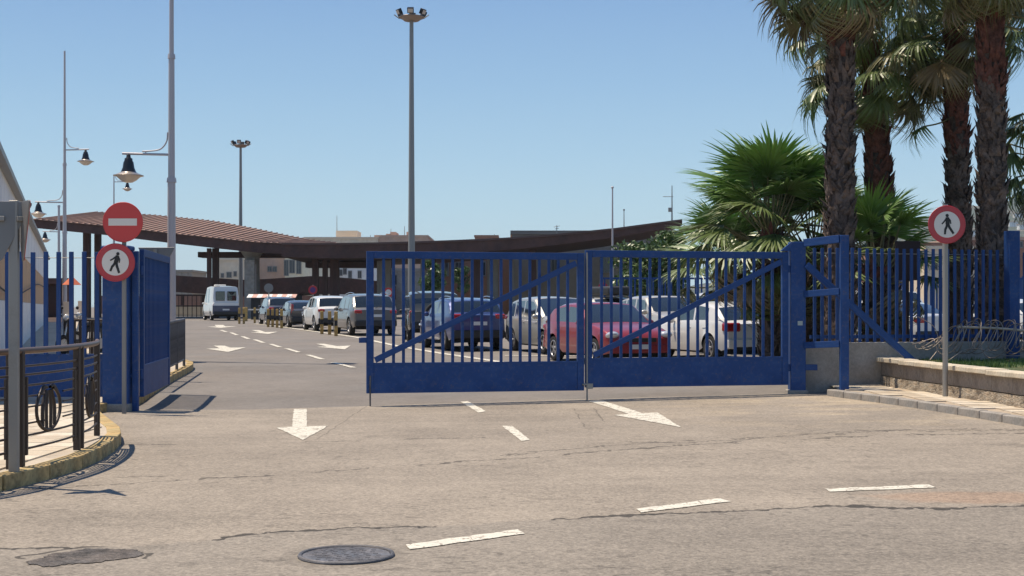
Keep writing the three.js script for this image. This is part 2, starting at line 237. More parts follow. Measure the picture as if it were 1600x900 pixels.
{
  const seq = [[-4.56, 34.17, -3.79, 31.97], [-5.82, 38.22, -5.06, 35.75], [-7.13, 42.41, -6.33, 39.79], [-8.28, 45.99, -7.5, 43.36], [-9.68, 50.46, -8.74, 47.19], [-10.9, 54.23, -10.04, 51.17], [-12.68, 60.51, -11.48, 56.07], [-14.27, 65.74, -13.14, 61.73]];
  const nth = ['nearest', 'second', 'third', 'fourth', 'fifth', 'sixth', 'seventh', 'farthest'];
  seq.forEach(([a, b, c, e], k) => marking('lane_dash', [[a - .06, b], [a + .10, b], [c + .10, e], [c - .06, e]], `white lane dash inside the gate, ${nth[k]} of the row leading to the van`, .012, 'lane dashes inside the gate'));
  marking('lane_arrow', [[-9.9, 44.6], [-9.55, 44.6], [-9.0, 43.0], [-8.55, 43.2], [-8.45, 40.0], [-9.6, 42.2], [-9.25, 42.5]], 'white lane arrow on the inner road left of the lane dashes', .012);
  marking('lane_arrow', [[-6.75, 46.2], [-6.45, 46.2], [-5.75, 44.2], [-5.35, 44.6], [-5.2, 41.8], [-6.35, 43.6], [-6.05, 43.9]], 'white lane arrow on the inner road right of the lane dashes', .012);
  marking('lane_arrow', [[-17.7, 80], [-17.2, 80], [-16.1, 75.5], [-15.5, 76], [-15.4, 71], [-16.9, 74.5], [-16.5, 75]], 'farthest white lane arrow on the inner road near the van', .012);
  marking('lane_arrow', [[-12.7, 65.5], [-12.3, 65.5], [-11.3, 61.5], [-10.8, 62], [-10.5, 58], [-11.9, 61], [-11.5, 61.2]], 'white lane arrow on the inner road beside the white parked car', .012);
  const e = [[-16.3, 84.5], [-13.7, 77], [-10.7, 67.2], [-7.9, 58.2], [-6.1, 52.6], [-3.9, 44.3], [-1.9, 38.3], [-.4, 34], [.9, 30.4]];
  marking('edge_line', [...e, ...[...e].reverse().map(([x, d]) => [x + .22, d + .05])], 'long white edge line along the row of parked cars', .012);
  [[-.2, 37.2, 2.4, 36.4], [-1.6, 41.3, 1.0, 40.4]].forEach(([a, b, c, d], k) => marking('bay_line', [[a, b], [c, d], [c, d + .22], [a, b + .22]], ['white parking bay line in front of the silver car', 'white parking bay line under the blue car'][k], .012));
}
// manhole covers
function manhole(x, d, r, label, turn) {
  const t = thing('manhole_cover', label, 'manhole cover', [x, G(x, d) + .004, d], turn);
  obj('cover_plate', cyl(r * .9, r * .9, .014, 0, 0, 0, 40), M.iron, t);
  obj('cover_frame', new THREE.TorusGeometry(r * .95, .016, 6, 48).rotateX(Math.PI / 2).translate(0, .010, 0), M.iron, t);
  const gs = []; for (let i = -6; i <= 6; i++) for (let j = -6; j <= 6; j++) if (Math.hypot(i, j) * .062 < r * .78) gs.push(box(.030, .003, .030, i * .062 + (j % 2) * .012, .0145, j * .062));
  const s = obj('raised_studs', gs, M.iron, t); s.userData.kind = 'stuff';
}
manhole(-1.06, 8.6, .31, 'round dark iron manhole cover near the first street dash', .2);
{
  const g = new THREE.ShapeGeometry(new THREE.Shape(Array.from({ length: 90 }, (_, k) => { const a = k / 90 * 6.283, r = .29 * (1 + .09 * Math.sin(3 * a + 1) + .05 * Math.sin(7 * a) + .16 * (vn(k * .9, 3, 41) - .5) + .10 * (vn(k * 2.7, 5, 43) - .5)); return new THREE.Vector2(-2.71 + r * Math.cos(a) * 1.02 + .12 * Math.sin(a), 8.56 + r * Math.sin(a)); })));
  const p = g.attributes.position; for (let k = 0; k < p.count; k++) p.setXYZ(k, p.getX(k), G(0, 8) + .013, -p.getY(k)); g.computeVertexNormals(); for (let k = 0; k < p.count; k++) g.attributes.normal.setXYZ(k, 0, 1, 0);
  tag(obj('asphalt_patch', g, std([1, 1, 1], .9, { map: rep(tileTex(256, [.10, .088, .08], 1.3, [[5, .6], [16, .5], [40, .5], [120, .7]], .1, 47), 1.6), bumpMap: rep(grainBump, 2), bumpScale: .006 })), 'dark irregular asphalt patch over a sunken cover at the lower left', 'asphalt patch');
}

// ---------- left pavement, kerbs ----------
const kerbL = [[-9.5, 8.2], [-6.6, 9.3], [-5.0, 10.6], [-4.42, 11.6], [-4.30, 12.3], [-4.24, 13.0], [-4.27, 13.8], [-4.41, 14.9], [-4.66, 16.0], [-5.25, 17.5], [-5.92, 19.2], [-6.22, 20.3], [-6.06, 21.3], [-6.42, 24.0], [-6.90, 27.3], [-7.32, 30.6], [-7.6, 32], [-8.3, 33.6], [-9.6, 36.5], [-14, 49], [-25, 83]];
const curveL = new THREE.CatmullRomCurve3(kerbL.map(([x, d]) => new THREE.Vector3(x, 0, -d)), false, 'centripetal');
const PAVE = .145;
{
  const edge = curveL.getSpacedPoints(200).map(p => new THREE.Vector2(p.x - .1, -p.z));
  const g = new THREE.ShapeGeometry(new THREE.Shape([...edge, new THREE.Vector2(-60, 90), new THREE.Vector2(-60, 8)])), p = g.attributes.position;
  for (let k = 0; k < p.count; k++) { const x = p.getX(k), d = p.getY(k); p.setXYZ(k, x, G(x, d) + PAVE - .012, -d); }
  // triangles of the outline are long: lay it as a fine grid instead so that it follows the slope
  const nu = 26, nv = 120, rows = []; for (let j = 0; j <= nv; j++) rows.push(curveL.getPointAt(j / nv));
  structure('pavement', gridGeo(nu, nv, (i, j) => { const q = rows[j], x = lerp(q.x - .08, q.x - 30, Math.pow(i / nu, 1.6)), d = -q.z; return [x, G(x, d) + PAVE - .012, -d]; }, q => [q[0] / 3, -q[2] / 3]).scale(1, 1, 1), std([1, 1, 1], .85, { side: THREE.DoubleSide, map: tileTex(512, [.43, .37, .29], .55, [[4, .4], [16, .4], [64, .3], [200, .3]], .06, 48) }));
  // kerb stones along the edge
  const len = curveL.getLength(), step = .8, kerbThing = thing('painted_kerb', 'yellow painted kerb curving round the left pavement', 'kerb');
  const kerb2Thing = thing('plain_kerb', 'worn pale yellow kerb along the open gate leaf and inner road', 'kerb');
  for (let s = 0; s < len - step && s < 60; s += step) {
    const a = curveL.getPointAt(s / len), b = curveL.getPointAt((s + step - .008) / len), mx = (a.x + b.x) / 2, md = -(a.z + b.z) / 2, l = a.distanceTo(b);
    const near = md < 20.9, q = obj('kerb_stone', rbox(.16, .17 + G(mx, md) * 0, l, .014), M.yellowKerb, near ? kerbThing : kerb2Thing);
    q.position.set(mx - .07, G(mx, md) + PAVE - .085, -md); q.rotation.y = Math.atan2(b.x - a.x, b.z - a.z);
  }
  // paving slabs of the near corner
  const slabs = thing('paving', 'pale paving slabs of the left pavement inside the railing', 'paving'), sg = box(.392, .02, .392), r = rng(5);
  for (let x = -8.4; x < -4.2; x += .4) for (let d = 9.4; d < 20.4; d += .4) {
    const e = edge.reduce((m, q) => Math.abs(q.y - d) < .25 ? Math.min(m, q.x) : m, 99); if (x + .26 > e || x < -.40 * d - .3) continue;
    const q = obj('paving_slab', sg, [M.tileA, M.tileB, M.tileC][Math.floor(r() * 3)], slabs); q.position.set(x, G(x, d) + PAVE - .008 + r() * .003, -d);
  }
}
// ---------- pedestrian railing ----------
const railPath = new THREE.CatmullRomCurve3([[-7.0, 9.35], [-5.2, 10.55], [-4.62, 11.5], [-4.47, 12.3], [-4.41, 13.3], [-4.52, 14.4], [-4.72, 15.3], [-4.86, 15.75]].map(([x, d]) => new THREE.Vector3(x, 0, -d)));
{
  const t = thing('pedestrian_railing', 'dark brown pedestrian railing with oval emblems on the yellow kerb', 'railing');
  const len = railPath.getLength(), yb = PAVE, top = 1.2, pts = [];
  for (let k = 0; k <= 40; k++) { const p = railPath.getPointAt(k / 40); pts.push([p.x, top, p.z]); }
  obj('top_rail', tube(pts, .030, 80, 10), M.railTop, t);
  const nearest = (d0) => { let best = 0, bd = 9; for (let k = 0; k <= 400; k++) { const p = railPath.getPointAt(k / 400); const e = Math.abs(-p.z - d0); if (e < bd) { bd = e; best = k / 400; } } return best; };
  const bays = [[nearest(9.6), nearest(11.0)], [nearest(11.45), nearest(12.05)].map((v, i) => i ? v : nearest(11.05)), [nearest(12.25), nearest(13.68)], [nearest(13.85), nearest(15.2)]];
  for (const [u0, u1] of bays) {
    const A = railPath.getPointAt(u0), B = railPath.getPointAt(u1), P = (u, y) => { const p = railPath.getPointAt(lerp(u0, u1, u)); return [p.x, y, p.z]; };
    const full = A.distanceTo(B) > .9, ang = Math.atan2(-(B.z - A.z), B.x - A.x);
    for (const p of [A, B]) { const q = obj('post', rbox(.062, top - yb, .062, .006), M.railing, t); q.position.set(p.x, (top + yb) / 2, p.z); q.rotation.y = ang; }
    for (const y of [.30, .42, 1.06, .98, .88]) obj('rail', tube([0, .25, .5, .75, 1].map(u => P(u, y)), .011, 12, 6), M.railing, t);
    if (!full) continue;
    for (const u of [.07, .93]) { const p = P(u, 0); const q = obj('inner_upright', rbox(.04, .72, .03, .004), M.railing, t); q.position.set(p[0], .60, p[2]); q.rotation.y = ang; }
    for (const y of [.78, .68, .53]) { obj('rail', tube([P(.09, y), P(.2, y), P(.34, y)], .009, 6, 6), M.railing, t); obj('rail', tube([P(.66, y), P(.8, y), P(.91, y)], .009, 6, 6), M.railing, t); }
    const c = P(.40, .64), em = obj('oval_emblem', (() => {
      const gs = [], ew = .30, eh = .205, arc = [];
      for (let k = 0; k <= 40; k++) { const a = Math.PI * (.62 + 1.76 * k / 40); arc.push([ew * Math.cos(a), eh * Math.sin(a), 0]); }
      gs.push(tube(arc, .017, 50, 8));
      for (const s of [-1, 1]) { gs.push(tube([[s * .04, eh * .95 * .2 + .16, 0], [s * .12, eh * 1.02, 0], [s * .22, eh * .72, 0]], .017, 10, 6)); gs.push(tube([[s * .07, .17, 0], [s * .145, .02, 0], [s * .15, -.165, 0]], .019, 12, 6)); gs.push(tube([[s * .035, .17, 0], [s * .055, .0, 0], [s * .05, -.19, 0]], .017, 12, 6)); }
      return gs;
    })(), M.railing, t);
    em.position.set(...c); em.rotation.y = ang;
  }
}
// second railing along the inner kerb, and one far behind the left fence
function barRailing(a, b, label, n, mat = M.railing) {
  const t = thing('bar_railing', label, 'railing'), P = (u, h) => { const x = lerp(a[0], b[0], u), d = lerp(a[1], b[1], u); return [x, G(x, d) + PAVE + h, -d]; };
  obj('top_rail', rod(P(0, 1.05), P(1, 1.05), .03), mat, t); obj('bottom_rail', rod(P(0, .14), P(1, .14), .02), mat, t);
  for (let k = 0; k <= 4; k++) obj('post', rod(P(k / 4, 0), P(k / 4, 1.05), .032), mat, t);
  for (let k = 0; k < n; k++) obj('baluster', rod(P((k + .5) / n, .14), P((k + .5) / n, 1.05), .013, 6), mat, t);
}
barRailing([-6.65, 24.7], [-7.42, 30.4], 'dark bar railing on the kerb just beyond the open gate leaf', 44, M.iron);
barRailing([-9.9, 30], [-8.6, 29.2], 'brown bar railing on the pavement behind the left fence', 10);

// ---------- blue gate ----------
const GX0 = -2.34, GD0 = 21.6, GX1 = 4.75, GD1 = 23.15, gateTurn = Math.atan2(GD1 - GD0, GX1 - GX0), gateLen = Math.hypot(GX1 - GX0, GD1 - GD0);
function gateLeaf(label, pos, turn, len, nBars, brace = true, panelTop = .70, yb = .215, yt = 2.5) {
  const t = thing('gate_leaf', label, 'gate', pos, turn);
  const st = .115;
  for (const x of [st / 2, len - st / 2]) obj('stile', rbox(st, yt - yb, .07, .006, x, (yt + yb) / 2, 0), M.blue, t);
  obj('top_rail', rbox(len - 2 * st - .002, .115, .07, .006, len / 2, yt - .0575, 0), M.blue, t);
  obj('bottom_panel', [rbox(len - 2 * st - .002, panelTop - yb, .045, .004, len / 2, (panelTop + yb) / 2, 0), box(len - 2 * st - .01, .03, .062, len / 2, panelTop - .010, 0)], M.blue, t);
  const g = metric(new RoundedBoxGeometry(.048, yt - .115 - panelTop + .01, .03, 1, .004));
  for (let k = 0; k < nBars; k++) { const q = obj('bar', g, M.blue, t); q.position.set(lerp(st, len - st, (k + 1) / (nBars + 1)), (yt - .115 + panelTop) / 2, 0); }
  if (brace) obj('diagonal_brace', bar([st + .02, panelTop + .05, .045], [len - st - .03, yt - .17, .045], .095, .03), M.blue, t);
  return t;
}
{
  const leafLen = gateLen / 2 - .012;
  const a = gateLeaf('closed blue barred gate leaf standing free on the left of the pair', [GX0, G(GX0, GD0), GD0], gateTurn, leafLen, 20);
  obj('latch_tongue', rbox(.12, .085, .04, .006, -.06, 1.07, 0), M.blue, a);
  obj('drop_bolt', rod([.055, .0, .05], [.055, .5, .05], .013), M.iron, a);
  const mx = GX0 + Math.cos(gateTurn) * (leafLen + .024), md = GD0 + Math.sin(gateTurn) * (leafLen + .024);
  const b = gateLeaf('closed blue barred gate leaf hung on the right hand gatepost', [mx, G(mx, md), md], gateTurn, leafLen, 19);
  obj('drop_bolt', [rod([.02, 0, .052], [.02, 2.46, .052], .014), rod([-.06, .27, .055], [.07, .27, .055], .016), rbox(.10, .09, .03, .006, .07, .24, .055)], M.galv, b);
  obj('hinge', [cyl(.03, .03, .12, leafLen + .02, .45, 0), cyl(.03, .03, .12, leafLen + .02, 2.15, 0)], M.blue, b);
  // open leaf on the left
  const c = gateLeaf('blue barred gate leaf swung open beside the left gatepost', [-5.72, G(-5.72, 20.75), 20.75], Math.PI / 2 + .135, 3.45, 19, false);
  obj('hinge', [cyl(.03, .03, .14, -.03, .5, 0), cyl(.03, .03, .14, -.03, 2.1, 0)], M.blue, c);
}
{ // left gatepost
  const t = thing('gatepost', 'broad blue box gatepost with two round signs in front of it', 'gatepost', [-6.04, G(-6, 20.6) + PAVE * .0, 20.6]);
  obj('post_body', rbox(.40, 2.36, .30, .02, 0, .05 + 1.18 + .05, 0), M.blue, t);
  obj('cap', rbox(.44, .08, .34, .03, 0, 2.50, 0), M.blue, t);
  obj('hinge_post', rbox(.09, 2.46, .09, .01, .27, 1.23, .0), M.blue, t);
  obj('hinge_bracket', [box(.07, .05, .05, .21, .55, .0), box(.07, .05, .05, .21, 1.35, .0), box(.07, .05, .05, .21, 2.1, .0)], M.blue, t);
  obj('footing', rbox(.46, .26, .36, .02, 0, .0, 0), M.concrete, t);
}
{ // right gatepost with its stop frame
  const gx = 4.92, gd = 23.22, t = thing('gatepost', 'blue gatepost with open ladder frame and long diagonal stay', 'gatepost', [gx, G(gx, gd), gd]);
  obj('post_body', rbox(.26, 2.62, .26, .012, 0, 1.31, 0), M.blue, t);
  const bx = .64, bz = .72;
  obj('front_upright', rbox(.14, 2.70, .12, .01, bx, 1.35, bz), M.blue, t);
  for (const [y, w] of [[2.60, .13], [1.72, .11], [.84, .11]]) obj('cross_beam', beam([.12, y, .12], [bx - .06, y + .04, bz], w, .09), M.blue, t);
  obj('lower_stub', beam([.12, .46, .08], [.33, .46, .12], .10, .08), M.blue, t);
  obj('shoulder_gusset', (() => { const s = new THREE.Shape([[-.30, 2.46], [-.13, 2.46], [-.13, 2.60]].map(p => new THREE.Vector2(...p))); return new THREE.ExtrudeGeometry(s, { depth: .12, bevelEnabled: false }).translate(.17 - .17, 0, .0); })(), M.blue, t);
  obj('diagonal_stay', bar([.13, 2.22, .16], [2.12, .46, -.02], .115, .06), M.blue, t);
  obj('sticker', rbox(.085, .075, .004, .001, .03, 1.22, .1335), std([.30, .36, .36], .5), t);
  obj('footing', rbox(.34, .14, .34, .02, 0, .0, 0), M.concrete, t);
}
// ---------- picket fences ----------
function picketFence(label, a, b, yBase, yTop, pitch, w, o = {}) {
  const len = Math.hypot(b[0] - a[0], b[1] - a[1]), turn = Math.atan2(b[1] - a[1], b[0] - a[0]);
  const t = thing('picket_fence', label, 'fence', [a[0], 0, a[1]], turn);
  const g = new RoundedBoxGeometry(w, yTop - yBase, .03, 1, .004), n = Math.floor(len / pitch), r = rng(Math.round(len * 100));
  for (let k = 0; k < n; k++) { const q = obj('picket', g, M.blue, t); q.position.set((k + .5) * pitch, (yTop + yBase) / 2 + (r() - .5) * .012, 0); q.rotation.z = (r() - .5) * .006; }
  if (o.panel) obj('bottom_panel', rbox(len, o.panel[1] - o.panel[0], .05, .004, len / 2, (o.panel[0] + o.panel[1]) / 2, -.045), M.blue, t);
  obj('tie_rod', rod([0, yTop - .09, -.022], [len, yTop - .09, -.022], .006), M.galv, t);
  if (o.rail) obj('rail', box(len, .06, .03, len / 2, o.rail, -.032), M.blue, t);
  for (const x of o.posts || []) obj('post', rbox(.07, yBase + .1, .07, .005, x, (yBase + .1) / 2, -.11), M.blue, t);
  return t;
}
picketFence('blue picket fence with solid lower panel behind the dark brown railing', [-10.2, 20.62], [-6.28, 20.66], .86, 2.45, .196, .068, { panel: [.22, .88], posts: [.3, 2.2] });
{
  const A = [5.12, 23.45], B = [9.1, 24.5], C = [14.0, 25.6], y0 = .98;
  const conc = thing('concrete_wall', 'low grey concrete wall carrying the right hand blue fence', 'wall', [A[0], 0, A[1]], Math.atan2(B[1] - A[1], B[0] - A[0]));
  obj('wall_run', (() => { const g = rbox(9.3, y0 + .12, .24, .012, 4.55, (y0 - .12) / 2, 0); const p = g.attributes.position, uv = g.attributes.uv; for (let k = 0; k < p.count; k++) uv.setXY(k, p.getX(k) / 2.4, p.getY(k) / 2.4); return g; })(), M.concrete, conc);
  picketFence('blue picket fence on the concrete wall left of the tall blue fence post', [A[0] + .1, A[1] + .03], [B[0] - .15, B[1] - .04], y0 - .01, 2.64, .146, .055, { rail: 1.08 });
  picketFence('blue picket fence on the concrete wall right of the tall blue fence post', [B[0] + .2, B[1] + .06], [C[0], C[1]], y0 - .01, 2.60, .146, .055, { rail: 1.08 });
  const p = thing('fence_post', 'tall square blue fence post among the right hand pickets', 'fence post', [X(1581, 24.35), G(9, 24.3), 24.35], .2);
  obj('post_body', rbox(.21, 2.85, .2, .012, 0, 1.425, 0), M.blue, p); obj('base_plate', box(.3, .03, .3, 0, .015, 0), M.blue, p);
  const bd = thing('dark_board', 'dark brown board on a post behind the right hand pickets', 'board', [X(1418, 25.4), G(7.5, 25.4), 25.4]);
  obj('board_face', rbox(.46, .74, .09, .01, 0, 2.33, 0), M.brownDark, bd); obj('board_post', cyl(.035, .035, 2.0, 0, 0, -.02), M.brownDark, bd);
}
// ---------- round signs ----------
const walkerShape = () => {   // walking figure in a unit disc
  const P = a => new THREE.Shape(a.map(p => new THREE.Vector2(...p)));
  const head = new THREE.Shape(); head.absarc(.0, .52, .095, 0, 6.283, false);
  return [head, P([[-.09, .41], [.09, .43], [.17, .30], [.145, .0], [.0, -.05], [-.095, .03], [-.09, .22]]), P([[-.06, .40], [-.01, .30], [-.16, .12], [-.28, .0], [-.34, .05], [-.22, .18]]), P([[.08, .42], [.22, .25], [.25, .04], [.18, .03], [.165, .20], [.08, .32]]), P([[.125, .05], [.20, -.13], [.43, -.49], [.33, -.57], [.07, -.20], [-.01, .0]]), P([[-.07, .06], [.06, .02], [.02, -.18], [-.04, -.31], [-.07, -.57], [-.19, -.57], [-.17, -.26], [-.10, -.12]])];
};
function disc(parent, r, y, z, turn, kind, x = 0, lean = 0) {
  const q = new THREE.Group(); q.name = kind === 'entry' ? 'no_entry_disc' : 'no_pedestrians_disc'; q.position.set(x, y, z); q.rotation.set(0, turn, lean); parent.add(q);
  const face = new THREE.CylinderGeometry(r, r, .012, 48).rotateX(Math.PI / 2);
  obj('backing', [face, new THREE.TorusGeometry(r - .004, .010, 6, 48)], kind === 'entry' ? M.signRed : M.signRedDark, q);
  if (kind === 'entry') obj('white_bar', rbox(r * 1.44, r * .36, .006, .002, 0, 0, .009), M.signWhite, q);
  else {
    obj('white_field', new THREE.CylinderGeometry(r * .70, r * .70, .004, 48).rotateX(Math.PI / 2).translate(0, 0, .009), M.signWhite, q);
    const k = r * .92; obj('walking_figure', walkerShape().map(s => new THREE.ExtrudeGeometry(s, { depth: .003 / k, bevelEnabled: false, curveSegments: 10 }).scale(kind === 'mirror' ? -k : k, k, k).translate(0, 0, .0112)), new THREE.MeshStandardMaterial({ color: lin(.012, .012, .012), roughness: .5, side: THREE.DoubleSide }), q);
  }
  obj('clamp', rbox(.12, .05, .05, .008, 0, 0, -.034), M.galv, q);
  return q;
}
{
  const x = X(1477, 20.85), d = 20.85, t = thing('round_sign', 'no pedestrians round sign on a grey pole by the stone planter wall', 'road sign', [x, G(x, d) + .125, d]);
  obj('pole', cyl(.042, .042, 2.98, 0, 0, 0), M.galv, t); disc(t, .29, 2.66, .075, .04, 'walk');
  const x2 = X(194, 20.1), u = thing('round_sign', 'no entry and no pedestrians round signs on the pole at the left gatepost', 'road sign', [x2, G(x2, 20.1), 20.1]);
  obj('pole', rbox(.06, 3.0, .04, .006, 0, 1.5, 0), M.signBack, u); disc(u, .295, Y(347, 20.05) - G(x2, 20), .05, 0, 'entry', -.005); disc(u, .28, Y(410, 20.0) - G(x2, 20), .085, .10, 'walk', -.105, -.28);
}
{ // give-way signs seen from behind at the left edge
  const x = X(22, 11.9), d = 11.9, t = thing('give_way_sign', 'two triangular signs seen from behind on the grey pole in the railing', 'road sign', [x, PAVE - .02, d]);
  obj('pole', rbox(.085, 2.42, .05, .008, 0, 1.21, 0), M.galv, t);
  const tri = r => { const s = new THREE.Shape(); const a = .06, w = r; s.moveTo(-w + a, .30); s.lineTo(w - a, .30); s.quadraticCurveTo(w, .30, w - a * .6, .30 - a); s.lineTo(a * .5, -.46 + .04); s.quadraticCurveTo(0, -.5, -a * .5, -.46 + .04); s.lineTo(-w + a * .6, .30 - a); s.quadraticCurveTo(-w, .30, -w + a, .30); return new THREE.ExtrudeGeometry(s, { depth: .012, bevelEnabled: true, bevelSize: .006, bevelThickness: .004, bevelSegments: 2, curveSegments: 4 }); };
  for (const [turn, px, z] of [[Math.PI + .30, -.10, .05], [2.13, .09, .02]]) {
    const q = new THREE.Group(); q.name = 'triangle_plate'; q.position.set(px, 2.20, z); q.rotation.y = turn; q.scale.setScalar(.68); t.add(q);
    obj('backing', tri(.40).translate(0, 0, -.012), M.signBack, q); obj('red_border', tri(.385).scale(.985, .985, .4).translate(0, 0, .0065), M.signRed, q); obj('white_field', tri(.27).scale(.94, .72, .4).translate(0, .02, .0125), M.signWhite, q); obj('clamp', rbox(.1, .06, .07, .006, 0, .08, -.05), M.galv, q);
  }
}
{
  const d = 27.5, x = X(243, d), t = thing('give_way_sign', 'grey back of a triangular sign showing above the open gate leaf', 'road sign', [x, G(x, d) + PAVE - .02, d]);
  const h = Y(387, d) - G(x, d) - PAVE + .02; obj('pole', cyl(.035, .035, h - .03), M.galv, t);
  const sh = new THREE.Shape([[-.36, 0], [.36, 0], [.33, -.07], [.03, -.6], [-.03, -.6], [-.33, -.07]].map(p => new THREE.Vector2(...p)));
  obj('triangle_plate', new THREE.ExtrudeGeometry(sh, { depth: .015, bevelEnabled: true, bevelSize: .01, bevelThickness: .004, bevelSegments: 2 }).translate(0, h, -.075), M.signBack, t); obj('clamp', rbox(.1, .05, .06, .006, 0, h - .15, -.03), M.galv, t);
}
// ---------- right pavement, planter ----------
{
  const kerb = [[5.30, 22.65], [5.49, 22.0], [5.88, 20.6], [6.29, 18.86], [6.62, 17.3], [7.2, 14.5], [8.6, 11.5], [11, 9]], crv = new THREE.CatmullRomCurve3(kerb.map(([x, d]) => new THREE.Vector3(x, 0, -d)), false, 'centripetal');
  const wallP = [[6.38, 24.6], [6.89, 21.2], [7.22, 18.9], [7.75, 15.5], [9.2, 12.3], [12, 9.8]], wc = new THREE.CatmullRomCurve3(wallP.map(([x, d]) => new THREE.Vector3(x, 0, -d)), false, 'centripetal');
  const H = .12, len = crv.getLength(), kt = thing('stone_kerb', 'grey concrete kerb stones in front of the planter wall', 'kerb');
  for (let s = 0; s < len - .55; s += .55) { const a = crv.getPointAt(s / len), b = crv.getPointAt((s + .54) / len), mx = (a.x + b.x) / 2, md = -(a.z + b.z) / 2; const q = obj('kerb_stone', rbox(.15, .20, a.distanceTo(b), .018), M.kerb, kt); q.position.set(mx + .07, G(mx, md) + H - .10, -md); q.rotation.y = Math.atan2(b.x - a.x, b.z - a.z); }
  structure('pavement', gridGeo(8, 60, (i, j) => { const a = crv.getPointAt(j / 60), b = wc.getPointAt(j / 60), x = lerp(a.x + .1, b.x + .1, i / 8), d = lerp(-a.z, -b.z, i / 8); return [x, G(x, d) + H - .014, -d]; }, q => [q[0] / 3, -q[2] / 3]), std([1, 1, 1], .85, { side: THREE.DoubleSide, map: tileTex(256, [.40, .33, .25], .6, [[4, .4], [16, .4], [64, .4]], .06, 49) }));
  const pv = thing('paving', 'pale paving slabs between the grey kerb and planter wall', 'paving'), sg = box(.292, .02, .292), r = rng(9);
  for (let x = 5.4; x < 7.6; x += .3) for (let d = 15.6; d < 24.4; d += .3) { const kx = interp([[14.5, 7.2], [17.3, 6.62], [18.86, 6.29], [20.6, 5.88], [22, 5.49], [22.65, 5.30]], d), wx = interp([[15.5, 7.75], [18.9, 7.22], [21.2, 6.89], [24.6, 6.38]], d); if (x - .15 < kx + .13 || x + .15 > wx - .02) continue; const q = obj('paving_slab', sg, [M.tileA, M.tileB, M.tileC][Math.floor(r() * 3)], pv); q.position.set(x, G(x, d) + H - .008 + r() * .003, -d); }
  // planter wall
  const wl = wc.getLength(), wt = thing('planter_wall', 'low stone planter wall with pale coping in front of the grass', 'wall');
  for (let s = 0; s < wl - .6; s += .6) {
    const a = wc.getPointAt(s / wl), b = wc.getPointAt((s + .599) / wl), mx = (a.x + b.x) / 2, md = -(a.z + b.z) / 2, l = a.distanceTo(b), rot = Math.atan2(b.x - a.x, b.z - a.z), y = G(mx, md) + H;
    const put = (name, g, m, dx, yy) => { const q = obj(name, g, m, wt); q.position.set(mx + dx, yy, -md); q.rotation.y = rot; };
    put('coping_stone', rbox(.38, .075, l, .012), M.coping, .085, y + .475 - .037 + (r() - .5) * .008);
    put('wall_block', rbox(.22, .24, l, .012), M.wallBlock, .10 + (r() - .5) * .006, y + .398 - .12);
    const rough = new THREE.BoxGeometry(.25, .20, l, 1, 5, 12); { const p = rough.attributes.position; for (let k = 0; k < p.count; k++) { const n = fbm(p.getZ(k) * 9 + s * 9, p.getY(k) * 9, 17, 3) - .5; p.setX(k, p.getX(k) + (p.getX(k) < 0 ? -1 : 1) * n * .07); } rough.computeVertexNormals(); }
    put('rough_block', rough, M.roughStone, .10, y + .158 - .11);
  }
  // soil + grass
  const soilY = (x, d) => G(x, d) + H + .40;
  structure('planting_bed', gridGeo(10, 50, (i, j) => { const a = wc.getPointAt(j / 50 * .8), t = i / 10, x = lerp(a.x + .2, a.x + 7, t), far = interp([[5, 23.3], [9.1, 24.35], [14, 25.5], [20, 27]], x), d = Math.min(far, -a.z); return [x, soilY(x, d) + .04 * Math.sin(x * 5 + d * 3), -d]; }, q => [q[0] / 2, -q[2] / 2]), M.grassSoil);
  // grass: blades in one mesh
  const pos = [], rg = rng(33);
  for (let k = 0; k < 26000; k++) {
    const d = lerp(15, 25.2, rg()), wx = interp([[15.5, 7.75], [18.9, 7.22], [21.2, 6.89], [24.6, 6.38]], d), x = wx + .24 + rg() * rg() * 5; const far = interp([[5, 23.25], [9.1, 24.3], [14, 25.4]], x); if (d > far - .15 || fbm(x * 1.5, d * 1.5, 77, 3) < .40) continue;
    const y = soilY(x, d) - .02, h = .05 + .09 * rg() * (fbm(x * 2, d * 2, 78, 2) + .3), a = rg() * 6.283, w = .008 + .006 * rg(), lx = (rg() - .5) * .08, lz = (rg() - .5) * .08;
    pos.push(x - Math.cos(a) * w, y, -d - Math.sin(a) * w, x + Math.cos(a) * w, y, -d + Math.sin(a) * w, x + lx, y + h, -d + lz);
  }
  const g = new THREE.BufferGeometry(); g.setAttribute('position', new THREE.Float32BufferAttribute(pos, 3)); g.computeVertexNormals();
  tag(obj('grass', g, L.grass), 'short green grass growing in the planter behind the coping', 'grass', null, 'stuff');
  // coil of wire against the fence
  const wx0 = X(1432, 23.2), wire = thing('wire_coil', 'tangled coil of rusty wire lying against the right hand fence', 'wire', [wx0, soilY(8, 23.2), 23.25], .26);
  for (const [ph, rad, pitch, dir, y] of [[0, .30, .17, 1, .33], [1.7, .27, .17, -1, .33], [3.1, .33, .24, 1, .31], [4.4, .24, .21, -1, .36]]) {
    const pts = []; for (let s = 0; s <= 3.6; s += .045) { const a = dir * s / pitch * 6.283 * .5 + ph, env = smooth(0, 1.0, s) * .8 + .2, rr = rad * env * (1 + .14 * Math.sin(s * 7 + ph)); pts.push([s + .1 * Math.sin(a), y + .12 * smooth(.2, .8, s) + rr * Math.sin(a) * .95, .05 + rr * .8 * Math.cos(a)]); }
    obj('wire_strand', tube(pts, .0085, 320, 4), M.wire, wire);
  }
  obj('bent_rail', tube([[.75, .62, .12], [1.4, .60, .2], [2.2, .54, .25], [3.4, .46, .3]], .022, 20, 8), std([.40, .33, .26], .6), wire);
